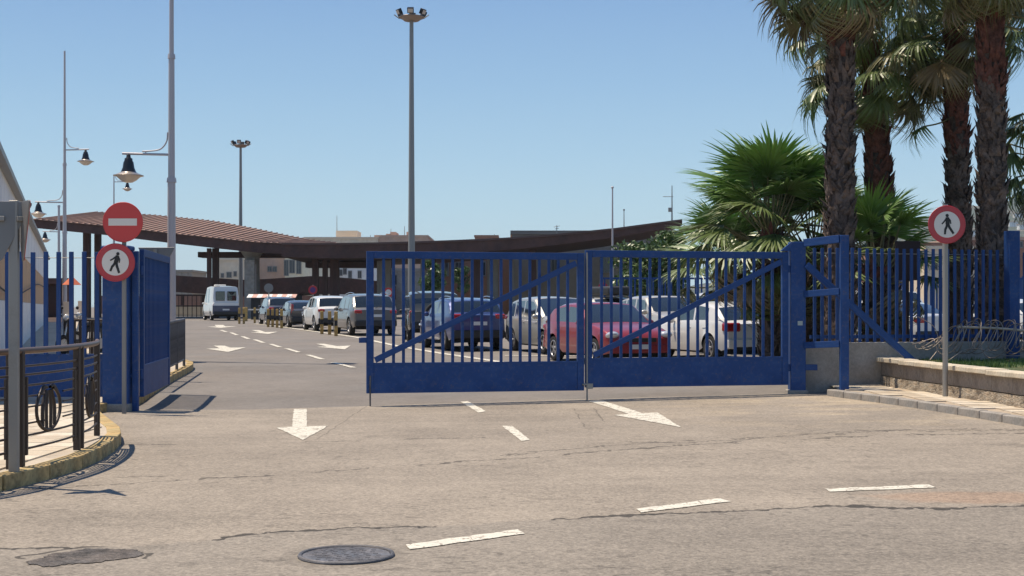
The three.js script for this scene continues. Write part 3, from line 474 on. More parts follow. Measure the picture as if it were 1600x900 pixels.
  obj('loose_wire', tube([[.15, .05, .2], [.35, .28, .15], [.30, .62, .1], [.05, .8, 0]], .008, 20, 4), M.wire, wire); obj('loose_wire', tube([[.4, .02, .3], [.9, .25, .25], [1.6, .12, .3], [2.6, .18, .3]], .008, 20, 4), M.wire, wire);
}

// ---------- palms ----------
function fanLeaf(seed, R, nSeg, droop, spread = 2.5, wide = 1, fused = .38) {   // blade of a fan palm in local space: hub at origin, blade along +y, droop towards -z
  const r = rng(seed), pos = [], pt = (a, s, side, w, dr) => { const x = Math.sin(a) * s + Math.cos(a) * side * w, y = Math.cos(a) * s - Math.sin(a) * side * w; return [x, y, 0]; };
  for (let k = 0; k < nSeg; k++) {
    const a = (k / (nSeg - 1) - .5) * spread + (r() - .5) * .04, len = R * (.80 + .2 * Math.cos(a * .8)) * (.78 + .34 * r()), n = 5, tw = (r() - .5) * .6, dk = droop * (.7 + .6 * r());
    let prev = null;
    for (let q = 0; q <= n; q++) {
      const t = q / n, s = len * t, w = Math.max(.0012, wide * (t < fused ? lerp(.002, .0165 * R / .8, t / fused) : lerp(.0165 * R / .8, .0008, (t - fused) / (1 - fused))));
      const fall = dk * Math.pow(Math.max(0, t - .28), 1.9) * R * 1.55;
      const sh = 1 - .25 * dk * t * t;
      const P = sd => { const p = pt(a, s * sh, sd, w); const fold = .06 * R * ((k % 2) ? 1 : -1) * .25 * (1 - t) * sd; return [p[0] * (1 - .10 * dk * t), p[1] - .55 * fall * Math.abs(Math.cos(a)), fall + fold + sd * w * tw + .10 * a * a * s]; };
      const l = P(-1), c = P(1);
      if (prev) pos.push(...prev[0], ...prev[1], ...c, ...prev[0], ...c, ...l);
      prev = [l, c];
    }
  }
  const g = new THREE.BufferGeometry(); g.setAttribute('position', new THREE.Float32BufferAttribute(pos, 3)); g.computeVertexNormals(); return g;
}
const fans = [1, 2, 3, 4].map(k => fanLeaf(k * 17, .98, 30, .75 + .16 * k, 2.7)), stiffFans = [1, 2, 3].map(k => fanLeaf(k * 31 + 3, 1.1, 40, .06 + .06 * k, 3.0, 1.35, .5)), midFans = [1, 2, 3].map(k => fanLeaf(k * 29 + 5, 1.0, 34, .30 + .1 * k, 2.4, .95)), deadFans = [1, 2].map(k => fanLeaf(k * 53, .8, 18, 1.6, 1.7));
const petiole = l => tube([[0, 0, 0], [0, l * .5, .05 * l], [0, l, 0]], .018, 8, 5);
const petLong = petiole(1);
const petMat = std([.17, .15, .065], .6), petDry = std([.22, .14, .08], .8);
function frond(parent, base, az, el, len, scale, blade, mat, sag, twist = 0) {
  // petiole from base along azimuth az, elevation el; blade at its end
  const q = new THREE.Group(); q.name = 'frond'; q.position.set(...base); q.rotation.set(0, 0, 0); q.rotation.order = 'YXZ'; q.rotation.y = az; q.rotation.x = Math.PI / 2 - el; parent.add(q);
  const p = obj('stalk', petLong, mat === L.dry || mat === L.brown ? petDry : petMat, q); p.scale.set(1, len, 1);
  const b = obj('leaf_blade', blade, mat, q); b.position.set(0, len * .98, 0); b.rotation.x = sag; b.rotation.y = twist; b.scale.setScalar(scale);
  return q;
}
function palmTrunk(t, h, r0, r1, redTop, seed, lean = [0, 0]) {
  const r = rng(seed), n = 40, bend = y => [lean[0] * (y / h) ** 1.5, lean[1] * (y / h) ** 1.5];
  const rad = y => lerp(r0, r1, y / h) * (1 + .22 * Math.exp(-y / .35)) * (1 + .05 * Math.sin(y * 9));
  obj('trunk', gridGeo(18, n, (i, j) => { const y = j / n * h, a = i / 18 * Math.PI * 2, q = rad(y) * .90 * (1 + .07 * (fbm(Math.cos(a) * 3 + 9, y * 5 + Math.sin(a) * 3, seed, 3) - .5)), b = bend(y); return [Math.cos(-a) * q + b[0], y, Math.sin(-a) * q + b[1]]; }, (q, i, j) => [i / 18, j / n]), M.trunk, t);
  // old leaf bases: overlapping pointed stubs wrapped in spirals
  const gs = [[], []]; let row = 0;
  for (let y = .35; y < h - .05; y += .085, row++) {
    const m = 9; for (let k = 0; k < m; k++) { if (r() < .12) continue;
      const a = (k + (row * .618) % 1 + r() * .8) / m * 6.283, red = y > redTop + (r() - .5) * .5, l = (.13 + .20 * r()) * (red ? 1.3 : 1), w = .045 + .06 * r(), q = rad(y) * .93, b = bend(y), out = .025 + .065 * r() * (r() > .8 ? 1.8 : 1), tilt = (r() - .5) * .9;
      const ca = Math.cos(a), sa = Math.sin(a), tx = -sa, tz = ca, jy = (r() - .5) * .08, B = (u, v, o) => [b[0] + ca * (q + o) + tx * (u + tilt * v), y + jy + v, b[1] + sa * (q + o) + tz * (u + tilt * v)];
      const p0 = B(-w, 0, 0), p1 = B(w, 0, 0), p2 = B(w * .55, l * .6, out * .7), p3 = B(-w * .55, l * .6, out * .7), p4 = B((r() - .5) * w, l, out * 1.25), p5 = B(0, l * .3, -.02), p6 = B(0, l * .25, out * .55 + .015);
      const T = [p0, p1, p6, p1, p2, p6, p2, p3, p6, p3, p0, p6, p3, p2, p4, p1, p5, p2, p0, p3, p5, p2, p5, p4, p3, p4, p5]; gs[red ? 1 : 0].push(...T.flat());
    }
  }
  gs.forEach((pos, k) => { if (!pos.length) return; const g = new THREE.BufferGeometry(); g.setAttribute('position', new THREE.Float32BufferAttribute(pos, 3)); g.setAttribute('uv', new THREE.Float32BufferAttribute(Array.from({ length: pos.length / 3 * 2 }, (_, q) => { const v = Math.floor(q / 2); return q % 2 ? pos[v * 3 + 1] * 1.3 : (pos[v * 3] + pos[v * 3 + 2]) * 1.3; }), 2)); g.computeVertexNormals(); const o = obj('leaf_bases', g, k ? M.bootsRed : M.boots, t); o.userData.kind = 'stuff'; });
  return bend(h);
}
function palm(label, x, d, h, r0, r1, o = {}) {
  const t = thing('palm_tree', label, 'palm tree', [x, G(x, d), d], 0, 'palms behind the right hand fence'), r = rng(o.seed || 1);
  const [bx, bz] = palmTrunk(t, h, r0, r1, o.red ?? h - 1.3, (o.seed || 1) * 7, o.lean);
  const n = Math.round((o.n || 42) * 1.3), S = o.scale || 1;
  for (let k = 0; k < n; k++) {
    const u = k / n, el = lerp(1.35, -1.0, Math.pow(u, .8)) + (r() - .5) * .25, az = k * 2.39996 + (r() - .5) * .5, len = (1.0 + .45 * r()) * S * (el < -.5 ? .85 : 1);
    const old = u > .82, mat = old ? (r() > .5 ? L.dry : L.olive) : [L.green, L.green2, L.olive][Math.floor(r() * 2.6)];
    frond(t, [bx + (r() - .5) * .1, h - .1 - u * .55, bz + (r() - .5) * .1], az, el, len, S * (.95 + .25 * r()), r() < .45 ? midFans[Math.floor(r() * 3)] : fans[Math.floor(r() * 4)], mat, .35 + .5 * r() + (el < 0 ? -.3 : .15), (r() - .5) * .7);
  }
  for (let k = 0; k < (o.dead || 8); k++) frond(t, [bx, h - .55 - r() * .5, bz], r() * 6.283, -1.15 - .25 * r(), .45 + .3 * r(), S * .85, deadFans[k % 2], r() > .4 ? L.dry : L.brown, .2, (r() - .5));
  for (const [az, el, len, hh, sc, m, sag, tw] of o.extra || []) frond(t, [bx * hh / h, hh, bz * hh / h], az, el, len, sc, midFans[Math.floor(r() * 3)], m || L.green, sag ?? .5, tw ?? (r() - .5) * .5);
  return t;
}
palm('stout palm with grey shaggy trunk nearest the gatepost frame', X(1312, 25.2), 25.2, 8.5, .275, .23, { seed: 3, red: 6.15, lean: [.03, 0], n: 36, extra: [[-1.65, -.12, .75, 6.95, 1.05, L.olive, .22, .5], [-1.75, .10, .95, 7.25, 1.1, L.dry, .2, .6], [-1.4, .22, .9, 7.5, 1.1, L.green, .25, -.5], [-1.3, -.35, .5, 6.5, .8, L.olive, .1, .5], [-1.9, .0, .6, 7.0, 1.0, L.brown, .3, .8]] });
palm('slimmer palm with reddish trunk behind the stout gatepost palm', X(1384, 29.5), 29.5, 7.2, .36, .20, { seed: 7, red: 3.6, lean: [-.35, 0], n: 34, extra: [[-1.55, -.05, 1.15, 6.0, 1.05, L.green, .15, .5], [-1.3, -.5, 1.0, 6.0, 1.0, L.olive, .1, .6], [-1.7, .1, 1.0, 6.3, 1, L.olive, .2, .5], [1.4, -.5, .9, 6.2, 1, L.olive, .2, .5], [1.8, -.1, 1.1, 6.6, 1.1, L.green2, .3, .4]] });
palm('dark leaning palm just left of the rightmost full trunk', X(1500, 28.6), 28.6, 7.9, .285, .19, { seed: 13, red: 4.6, lean: [-.12, 0], n: 36, dead: 10, extra: [[-1.4, -.35, .8, 5.5, .8, L.green2, .1], [-1.8, -.2, .7, 5.9, .75, L.olive, 0]] });
palm('rightmost full palm trunk with red brown collar of cut leaf stubs', X(1551, 25.4), 25.4, 8.8, .285, .22, { seed: 19, red: 5.5, lean: [-.06, 0], n: 40, dead: 8, extra: [[1.2, -.3, .9, 7.1, .95, L.olive, .1], [1.6, -.1, 1.0, 7.3, 1, L.green2, .2], [.7, -.4, .9, 6.9, .9, L.green2, .1]] });
palm('palm mostly outside the right edge with only hanging fronds showing', X(1672, 29), 29, 5.0, .32, .22, { seed: 23, red: 4.5, n: 36, dead: 12 });
function bushPalm(label, x, d, h, n, S, seed, tall = 1) {
  const t = thing('fan_palm', label, 'fan palm', [x, G(x, d), d], 0, 'low fan palms behind the gate'), r = rng(seed);
  palmTrunk(t, h, .26, .22, h - .3, seed);
  for (let k = 0; k < n; k++) {
    const u = k / n, el = lerp(1.45, -1.0, Math.pow(u, 1.35)) + (r() - .5) * .22, az = k * 2.39996 + (r() - .5) * .4, low = el < .05;
    const len = (low ? 1.0 : 1.25 * tall) * S * (.85 + .35 * r());
    frond(t, [(r() - .5) * .2, h - .05 - u * .5, (r() - .5) * .2], az, el, len, S * (1.0 + .2 * r()), low ? fans[Math.floor(r() * 4)] : stiffFans[Math.floor(r() * 3)], low ? [L.olive, L.dry, L.brown, L.green2][Math.floor(r() * 4)] : (u < .4 ? L.bright : L.green), low ? .55 : .35 + .25 * r(), (r() - .5) * .6);
  }
  return t;
}
bushPalm('large bright green fan palm rising behind the closed gate', X(1205, 29.5), 29.5, 3.0, 58, 1.08, 41, 1.0);
bushPalm('low dark fan palm between the two left palm trunks', X(1368, 28.2), 28.2, 2.25, 30, .82, 43);
bushPalm('dry drooping fan palm left of the bright fan palm', X(1135, 38.3), 38.3, 2.3, 34, 1.0, 47);
bushPalm('shaded fan palm tucked behind the stout palm trunk', X(1270, 31), 31, 2.7, 44, 1.0, 51);

// ---------- leafy trees ----------
function leafyTree(label, x, d, h, rx, ry, n, seed) {
  const t = thing('leafy_tree', label, 'tree', [x, G(x, d), d]), r = rng(seed), pos = [];
  obj('trunk', [rod([0, 0, 0], [.1, h - ry, 0], .12), rod([.05, h - ry * 1.3, 0], [.7, h - ry * .6, .2], .06), rod([.05, h - ry * 1.3, 0], [-.6, h - ry * .5, -.2], .06)], M.trunk, t);
  const cl = Array.from({ length: 16 }, () => [(r() - .5) * rx * 1.5, h - ry + (r() - .5) * ry * 1.4, (r() - .5) * rx * 1.5, .45 + .4 * r()]);
  for (let k = 0; k < n; k++) {
    const c = cl[Math.floor(r() * 16)], a = r() * 6.283, z = r() * 2 - 1, q = Math.cbrt(r()) * c[3] * rx * .75, s = Math.sqrt(1 - z * z), p = [c[0] + q * s * Math.cos(a), c[1] + q * z * .85, c[2] + q * s * Math.sin(a)], e = .06 + .06 * r();
    const u = new THREE.Vector3(r() - .5, r() - .5, r() - .5).normalize(), v = new THREE.Vector3(r() - .5, r() - .5, r() - .5).cross(u).normalize();
    const P = (i, j) => [p[0] + (u.x * i + v.x * j) * e, p[1] + (u.y * i + v.y * j) * e, p[2] + (u.z * i + v.z * j) * e];
    pos.push(...P(-1.4, 0), ...P(0, -.6), ...P(1.4, 0), ...P(-1.4, 0), ...P(1.4, 0), ...P(0, .6));
  }
  const g = new THREE.BufferGeometry(); g.setAttribute('position', new THREE.Float32BufferAttribute(pos, 3)); g.computeVertexNormals(); const c = obj('crown', g, L.tree, t);
}
leafyTree('leafy green tree behind the right closed gate leaf', X(1022, 62), 62, 4.6, 1.6, 1.7, 9000, 61);
leafyTree('small leafy tree seen through the bars right of the floodlight mast', X(677, 90), 90, 4.4, .75, 1.3, 3000, 62);
leafyTree('small leafy tree in shade beneath the curved canopy', X(722, 93), 93, 4.0, .5, 1.1, 1800, 63);

// ---------- street lamps ----------
function luminaire(parent, x, y, z, s = 1) {
  const q = new THREE.Group(); q.name = 'bell_luminaire'; q.position.set(x, y, z); parent.add(q);
  const V2 = (a, b) => new THREE.Vector2(a * s, b * s);
  obj('bell', new THREE.LatheGeometry([V2(.03, .56), V2(.05, .55), V2(.06, .48), V2(.10, .46), V2(.105, .40), V2(.13, .36), V2(.15, .22), V2(.19, .12), V2(.20, .10)], 28), M.lampDark, q);
  obj('brim', new THREE.LatheGeometry([V2(.18, .115), V2(.25, .07), V2(.385, .02), V2(.39, .008), V2(.37, .0), V2(.18, .05)], 36), M.lampRim, q);
  obj('lens', new THREE.LatheGeometry([V2(.33, .012), V2(.30, -.02), V2(.20, -.11), V2(.10, -.165), V2(.0, -.175)], 32), M.lampGlass, q);
}
function lampArm(t, y, dir, len, r) {   // arm with curled stay
  const q = new THREE.Group(); q.name = 'arm'; q.position.set(0, y, 0); q.rotation.y = dir < 0 ? Math.PI : 0; t.add(q);
  obj('arm_tube', tube([[.05, 0, 0], [len * .5, .01, 0], [len + .16, .03, 0]], r, 12, 8), M.lampGrey, q);
  obj('curled_stay', tube([[.10, .58, 0], [.13, .34, 0], [.28, .15, 0], [len * .55, .09, 0], [len * .68, .085, 0]], r * .62, 24, 8), M.lampGrey, q);
  obj('stay_clip', [rod([.05, .52, 0], [.12, .52, 0], r * .6), rod([len * .6, 0, 0], [len * .6, .09, 0], r * .6)], M.lampGrey, q);
  luminaire(t, dir * (len), y - .56, 0);
}
function lampPost(label, x, d, h, arms) {
  const t = thing('lamp_post', label, 'street lamp', [x, G(x, d) + PAVE - .01, d], 0, 'tall lamp posts with bell lamps');
  obj('lower_pole', cyl(.115, .10, 4.6, 0, 0, 0, 20), M.lampGrey, t); obj('middle_pole', cyl(.088, .075, 3.2, 0, 4.6, 0, 20), M.lampGrey, t); obj('upper_pole', cyl(.062, .042, h - 7.8, 0, 7.8, 0, 16), M.lampGrey, t);
  obj('collar', cyl(.13, .115, .12, 0, 4.52, 0, 20), M.lampGrey, t); obj('collar', cyl(.10, .09, .12, 0, 7.74, 0, 20), M.lampGrey, t); obj('base_plate', cyl(.24, .17, .25, 0, 0, 0, 20), M.lampGrey, t);
  for (const [y, dir, len] of arms) lampArm(t, y, dir, len, .032);
}
const lampY = (py, x, d) => Y(py, d) - G(x, d) - PAVE;
lampPost('nearest tall lamp post with a bell lamp hanging to its left', X(268, 35), 35, 13.4, [[lampY(241, -8.9, 35), -1, 1.12], [lampY(-46, -8.9, 35), 1, 1.02]]);
lampPost('tall lamp post behind the left fence with arms on both sides', X(101, 64), 64, 13.2, [[lampY(234, -21, 64), 1, 1.0], [lampY(316, -21, 64), -1, 1.25]]);
lampPost('distant thin lamp post with small bell lamp above the no entry sign', X(178, 105), 105, 11.2, [[lampY(284, -31, 105), 1, 1.05]]);
lampPost('distant lamp post at the far left by the white building', X(92, 92), 92, 7.4, [[lampY(362, -31, 92), -1, .95]]);
// ---------- floodlight masts ----------
function floodMast(label, x, d, h, s) {
  const t = thing('floodlight_mast', label, 'floodlight mast', [x, G(x, d), d], 0, 'floodlight masts');
  obj('pole', cyl(.18 * s, .09 * s, h, 0, 0, 0, 12), M.mast, t);
  obj('platform', [cyl(.35 * s, .52 * s, .14 * s, 0, h - .12 * s, 0, 20), new THREE.TorusGeometry(.56 * s, .03, 6, 28).rotateX(Math.PI / 2).translate(0, h + .04 * s, 0)], std([.30, .23, .19], .5, { metalness: .3 }), t);
  for (let k = 0; k < 6; k++) { const a = k / 6 * 6.283 + .52 * 0 + Math.PI / 2, q = new THREE.Group(); q.name = 'floodlight'; q.position.set(Math.cos(a) * .62 * s, h + .24 * s, Math.sin(a) * .62 * s); q.rotation.order = 'YXZ'; q.rotation.y = -a + Math.PI / 2; q.rotation.x = .45; t.add(q); obj('housing', rbox(.30 * s, .26 * s, .16 * s, .02 * s), M.lampDark, q); obj('lens', rbox(.23 * s, .18 * s, .02, .004, 0, 0, .085 * s), M.lampGlass, q); obj('bracket', rod([0, -.1 * s, 0], [0, -.26 * s, -.1 * s], .025 * s), M.mast, q); }
  for (const e of [-1, 1]) obj('cable_arm', rod([e * .55 * s, h - .02, 0], [e * .80 * s, h + .16 * s, 0], .025 * s), M.mast, t);
}
floodMast('tall grey floodlight mast rising behind the closed gate', X(643, 62), 62, Y(27, 62) - .5, 1.0);
floodMast('distant floodlight mast rising behind the ribbed canopy roof', X(376, 132), 132, Y(228, 132) - .75, 1.3);
{ const d = 70, t = thing('flagpole', 'thin pale pole standing in front of the canopy right end', 'pole', [X(957, d), G(5, d), d]); obj('pole', cyl(.075, .035, Y(293, d) - G(5, d), 0, 0, 0, 10), M.lampGrey, t); obj('finial', new THREE.SphereGeometry(.07, 10, 8).translate(0, Y(293, d) - G(5, d), 0), M.lampGrey, t); }
{ const d = 112, y0 = Y(347, d), h = Y(290, d) - y0, t = thing('antenna', 'thin roof antenna with crossbar on the canopy right end', 'antenna', [X(1050, d), y0 - .25, d]); obj('mast', cyl(.07, .035, h + .25), M.mast, t); obj('crossbar', rod([-.75, h * .78, 0], [.1, h * .78, 0], .025), M.mast, t); obj('equipment_box', rbox(.3, .34, .25, .02, -.16, h * .42, 0), M.galv, t);
  const u = thing('antenna', 'short thin antenna on the canopy roof beside the flagpole', 'antenna', [X(975, d), Y(358, d) - .2, d]); obj('mast', cyl(.045, .03, 1.8), M.mast, u); obj('tip_box', rbox(.14, .14, .1, .01, 0, 1.8, 0), M.mast, u);
  const w = thing('antenna', 'tiny roof antenna at the middle of the long curved canopy', 'antenna', [X(870, d), Y(367, d) - .2, d]); obj('mast', cyl(.035, .03, 1.0), M.mast, w); obj('aerial', [rod([-.25, .85, 0], [.25, .95, 0], .02), rod([-.15, .7, 0], [.15, .75, 0], .02)], M.mast, w); }

// ---------- canopies ----------
function slab(name, us, top, bot, dn, df, topFar, botFar, mat, parent) {   // lofted shell between a near edge (distance dn) and a far edge (df); us = frame bearings
  const n = us.length - 1, p = [], f = (i, k) => { const far = k === 1 || k === 2, d = far ? df : dn, bx = X(us[i], dn); return [bx, k === 0 ? top[i] : k === 1 ? topFar[i] : k === 2 ? botFar[i] : bot[i], -d]; };
  const quad = (a, b, c, e) => p.push(...a, ...b, ...c, ...a, ...c, ...e);
  for (let i = 0; i < n; i++) for (let k = 0; k < 4; k++) quad(f(i, k), f(i + 1, k), f(i + 1, (k + 1) % 4), f(i, (k + 1) % 4));
  for (const i of [0, n]) quad(f(i, 0), f(i, 1), f(i, 2), f(i, 3));
  const g = new THREE.BufferGeometry(); g.setAttribute('position', new THREE.Float32BufferAttribute(p, 3)); g.setAttribute('uv', new THREE.Float32BufferAttribute(p.reduce((a, _, k) => { if (k % 3 === 0) a.push((p[k]) / 4, (p[k + 1] + p[k + 2]) / 4); return a; }, []), 2)); g.computeVertexNormals(); return obj(name, g, mat, parent);
}
const range = (a, b, n) => Array.from({ length: n + 1 }, (_, k) => lerp(a, b, k / n));
const column = (t, px, d, w, yTop, mat, name = 'column', dep = w) => { const x = X(px, d), y0 = G(x, d) - .05; obj(name, box(w, yTop - y0, dep, x, (yTop + y0) / 2, -d), mat, t); };
{
  const t = thing('ribbed_canopy', 'brown canopy with ribbed terracotta roof at the left rear', 'canopy'), us = range(49, 492, 24), dn = 110, df = 126;
  const nearTop = us.map(u => Y(interp([[49, 342], [160, 352], [265, 364], [340, 372], [400, 378], [492, 382]], u), dn)), farTop = us.map(u => Y(interp([[49, 331], [160, 336], [265, 345], [340, 357], [400, 368], [450, 376], [492, 379.5]], u * 1.0), df));
  slab('roof_edge', us, nearTop.map(y => y - .06), nearTop.map((y, i) => y - .72 - .2 * i / 24), dn + .02, df, farTop.map(y => y - .07), farTop.map(y => y - .8), M.brownSteel, t);
  slab('roof_sheet', us, nearTop, nearTop.map(y => y - .05), dn - .12, df + .1, farTop, farTop.map(y => y - .05), M.rustRoof, t);
  const seam = new THREE.BoxGeometry(.11, .07, 1), N = 46;
  for (let k = 0; k < N; k++) { const u = lerp(52, 488, (k + .5) / N), x = X(u, dn - .12), i = (u - 49) / (492 - 49) * 24, a = Math.floor(i), f = i - a, ya = lerp(nearTop[a], nearTop[a + 1], f), yb = lerp(farTop[a], farTop[a + 1], f), q = obj('roof_rib', seam, M.rustRoof, t), l = df - dn + .2; q.position.set(x, (ya + yb) / 2 + .04, -(dn + df) / 2); q.scale.z = Math.hypot(l, yb - ya); q.rotation.x = Math.atan2(yb - ya, l); }
  for (const [px, d, w] of [[327, 112, .34], [337, 113, .5], [136, 116, .55], [153, 118, .5], [327.5, 123, .3]]) column(t, px, d, w, Y(px < 200 ? 362 : 388, d), M.brownSteel);
  // concrete support flaring at the top
  const x = X(381, 108.5), y0 = G(x, 108.5), y1 = Y(388, 108.5); obj('concrete_column', new THREE.LatheGeometry([[.68, 0], [.62, 2.5], [.60, 5], [.70, y1 - y0 - .5], [1.05, y1 - y0]].map(p => new THREE.Vector2(...p)), 24).translate(x, y0, -112), M.concrete, t);
  obj('downpipe', cyl(.09, .09, 4.2, x + .4, y0 + .3, -111.2), M.lampGrey, t); obj('service_pier', rbox(.85, 4.9, .8, .03, X(390.5, 111), y0 + 2.4, -111.2), M.concrete, t);
  slab('lower_beam', range(309, 445, 4), Array(5).fill(Y(393.5, 116)), Array(5).fill(Y(402, 116)), 116, 118, Array(5).fill(Y(393.5, 116)), Array(5).fill(Y(402, 116)), M.brownSteel, t);
}
{
  const t = thing('curved_canopy', 'long dark brown canopy curving upward to the right', 'canopy'), us = range(440, 1066, 30), dn = 106, df = 121;
  const T = [[440, 380], [500, 380.5], [580, 379.5], [640, 378], [700, 376], [780, 372.5], [850, 368], [960, 357], [1066, 343]], B = [[440, 401], [500, 403], [560, 403], [640, 401], [750, 394], [840, 386], [960, 371], [1066, 352]];
  const top = us.map(u => Y(interp(T, u), dn)), bot = us.map(u => Y(interp(B, u), dn));
  slab('roof_shell', us, top, bot, dn, df, top.map(y => y - .35), bot.map(y => y - .1), M.brownSteel, t);
  slab('edge_lip', us, top.map(y => y + .03), top.map(y => y - .12), dn - .12, dn - .01, top.map(y => y + .03), top.map(y => y - .12), std([.09, .05, .042], .6), t);
  for (const [px, w] of [[493, .5], [508, .4], [523, .7], [745, .6], [832, .6]]) column(t, px, 110, w, Y(interp(B, px), dn) + .1, M.brownSteel);
  for (const [px, w] of [[594, .5], [606, .55], [770, .95], [664, .7], [800, .5]]) column(t, px, 112, w, Y(interp(B, px), dn) + .2, M.concrete, 'concrete_column');
  slab('lower_beam', range(477, 610, 4), Array(5).fill(Y(409, 112)), Array(5).fill(Y(418, 112)), 112, 114, Array(5).fill(Y(409, 112)), Array(5).fill(Y(418, 112)), M.brownSteel, t);
}
{
  const t = thing('low_canopy', 'low dark maroon canopy with wavy edge behind the white van', 'canopy'), us = range(270, 600, 20), dn = 136, df = 150, T = [[270, 430], [330, 434], [385, 437.5], [430, 435], [490, 431], [540, 434], [600, 440]];
  const top = us.map(u => Y(interp(T, u), dn)), bot = us.map(u => Y(interp(T, u) + 26, dn)); slab('roof_shell', us, top, bot, dn, df, top.map(y => y - .3), bot, M.brownSteel, t);
  for (const px of [285, 318, 352, 405, 455, 505, 555]) column(t, px, 140, .3, Y(462, 140), M.brownSteel);
  slab('back_wall', range(150, 1000, 6), Array(7).fill(Y(462, 156)), Array(7).fill(.5), 156, 156.5, Array(7).fill(Y(462, 156)), Array(7).fill(.5), M.brick, t);
}
// ---------- buildings ----------
function building(label, px0, px1, pyTop, d, dep, mat, rows = [], o = {}) {
  const x0 = X(px0, d), x1 = X(px1, d), y0 = .2, y1 = Y(pyTop, d), w = x1 - x0, t = thing('building', label, 'building', [(x0 + x1) / 2, y0, d], o.turn || 0);
  const g = box(w, y1 - y0, dep, 0, (y1 - y0) / 2, -dep / 2), p = g.attributes.position, uv = g.attributes.uv; for (let k = 0; k < p.count; k++) uv.setXY(k, p.getX(k) + p.getZ(k), p.getY(k)); obj('wall', g, mat, t);
  obj('parapet', box(w + .3, .35, dep + .3, 0, y1 - y0 + .16, -dep / 2), o.cap || mat, t);
  for (const [a, b, top, bot, sill] of rows) { const wx0 = X(a, d) - (x0 + x1) / 2, wx1 = X(b, d) - (x0 + x1) / 2, wy1 = Y(top, d) - y0, wy0 = Y(bot, d) - y0, W = wx1 - wx0, H = wy1 - wy0, wd = obj('window', [box(W + .2, .12, .12, (wx0 + wx1) / 2, wy1 + .05, .03), box(W + .2, .12, .16, (wx0 + wx1) / 2, wy0 - .05, .05), box(.10, H, .12, wx0 - .05, (wy0 + wy1) / 2, .03), box(.10, H, .12, wx1 + .05, (wy0 + wy1) / 2, .03), box(.07, H, .08, (wx0 + wx1) / 2, (wy0 + wy1) / 2, .03)], M.frame, t); obj('pane', box(W, H, .04, (wx0 + wx1) / 2, (wy0 + wy1) / 2, .025), M.windowGlass, wd); }
  for (const [a, b, top] of o.boxes || []) obj('roof_house', box(X(b, d) - X(a, d), Y(top, d) - y1 + .2, dep * .35, (X(a, d) + X(b, d)) / 2 - (x0 + x1) / 2, (Y(top, d) + y1) / 2 - y0 + .1, -dep * .5), o.cap || mat, t);
  for (const [a, top] of o.aerials || []) obj('aerial', cyl(.09, .05, Y(top, d) - y1 + .3, X(a, d) - (x0 + x1) / 2, y1 - y0, -dep * .4, 6), M.mast, t);
  return t;
}
building('pale beige building with small windows behind the canopy columns', 341, 384, 407, 200, 18, M.beige, [[346, 349, 428, 433], [355, 361, 426, 433], [366, 369, 425, 431]]);
building('salmon and cream building with large windows beneath the canopy', 396, 445, 402, 205, 16, M.salmon, [[397, 401, 416, 427], [419, 424, 417, 424], [427, 432, 417, 424]]);
building('cream building with tall grey windows right of the salmon one', 445, 482, 402, 204, 16, M.cream, [[444.5, 450, 407, 430], [453, 460, 407, 426], [464, 470, 406, 427]]);
building('beige block of flats with rooftop house above the long canopy', 476, 590, 373, 260, 20, M.beige, [], { boxes: [[518, 552, 359]], aerials: [[518, 335], [572, 366]], cap: M.beige });
building('pinkish flats with small chimneys above the long canopy', 586, 668, 370, 262, 20, M.salmon, [], { boxes: [[598, 606, 364], [605, 614, 361], [631, 640, 361]], aerials: [[605, 356], [627, 352]] });
building('small red brick roof block above the long canopy', 742, 778, 370, 262, 14, M.brick, [], { aerials: [[772, 366]] });
building('white building with dark windows seen under the canopy', 524, 600, 417, 190, 14, M.whiteWall, [[529, 534, 422, 430], [545, 549, 424, 434], [560, 564, 424, 434], [576, 580, 424, 434], [537, 541, 420, 428]]);
building('brick hall standing behind the middle canopy columns', 660, 806, 392, 124, 8, M.brick, [[690, 700, 410, 430], [712, 722, 410, 430], [748, 758, 410, 430]]);
building('pale grey hall glimpsed between the canopy columns', 600, 662, 424, 150, 6, M.concrete, [[612, 620, 430, 445]]);
building('grey beige station building under the raised canopy end', 800, 1064, 366, 123, 10, std([1, 1, 1], .9, { map: rep(tileTex(256, [.25, .215, .175], .4, [[4, .5], [16, .4], [64, .3]], .06, 81), .2) }), [[862, 872, 395, 425], [940, 955, 395, 425], [985, 1000, 395, 425], [1022, 1040, 390, 420]]);
building('brown brick building beyond the right hand fence', 1380, 1500, 384, 140, 14, M.brick, [[1440, 1450, 398, 412], [1462, 1470, 398, 412]]);
building('orange brown building behind the rightmost palm trunks', 1505, 1700, 375, 150, 14, M.brick, [[1520, 1528, 390, 402], [1590, 1597, 378, 386]], { cap: M.salmon });
building('cream low building between the right hand palms', 1448, 1540, 390, 120, 8, M.beige, [[1456, 1464, 405, 420]]);
building('dark house roof on the far left skyline beside the lamp post', 268, 300, 425, 210, 10, M.concrete);
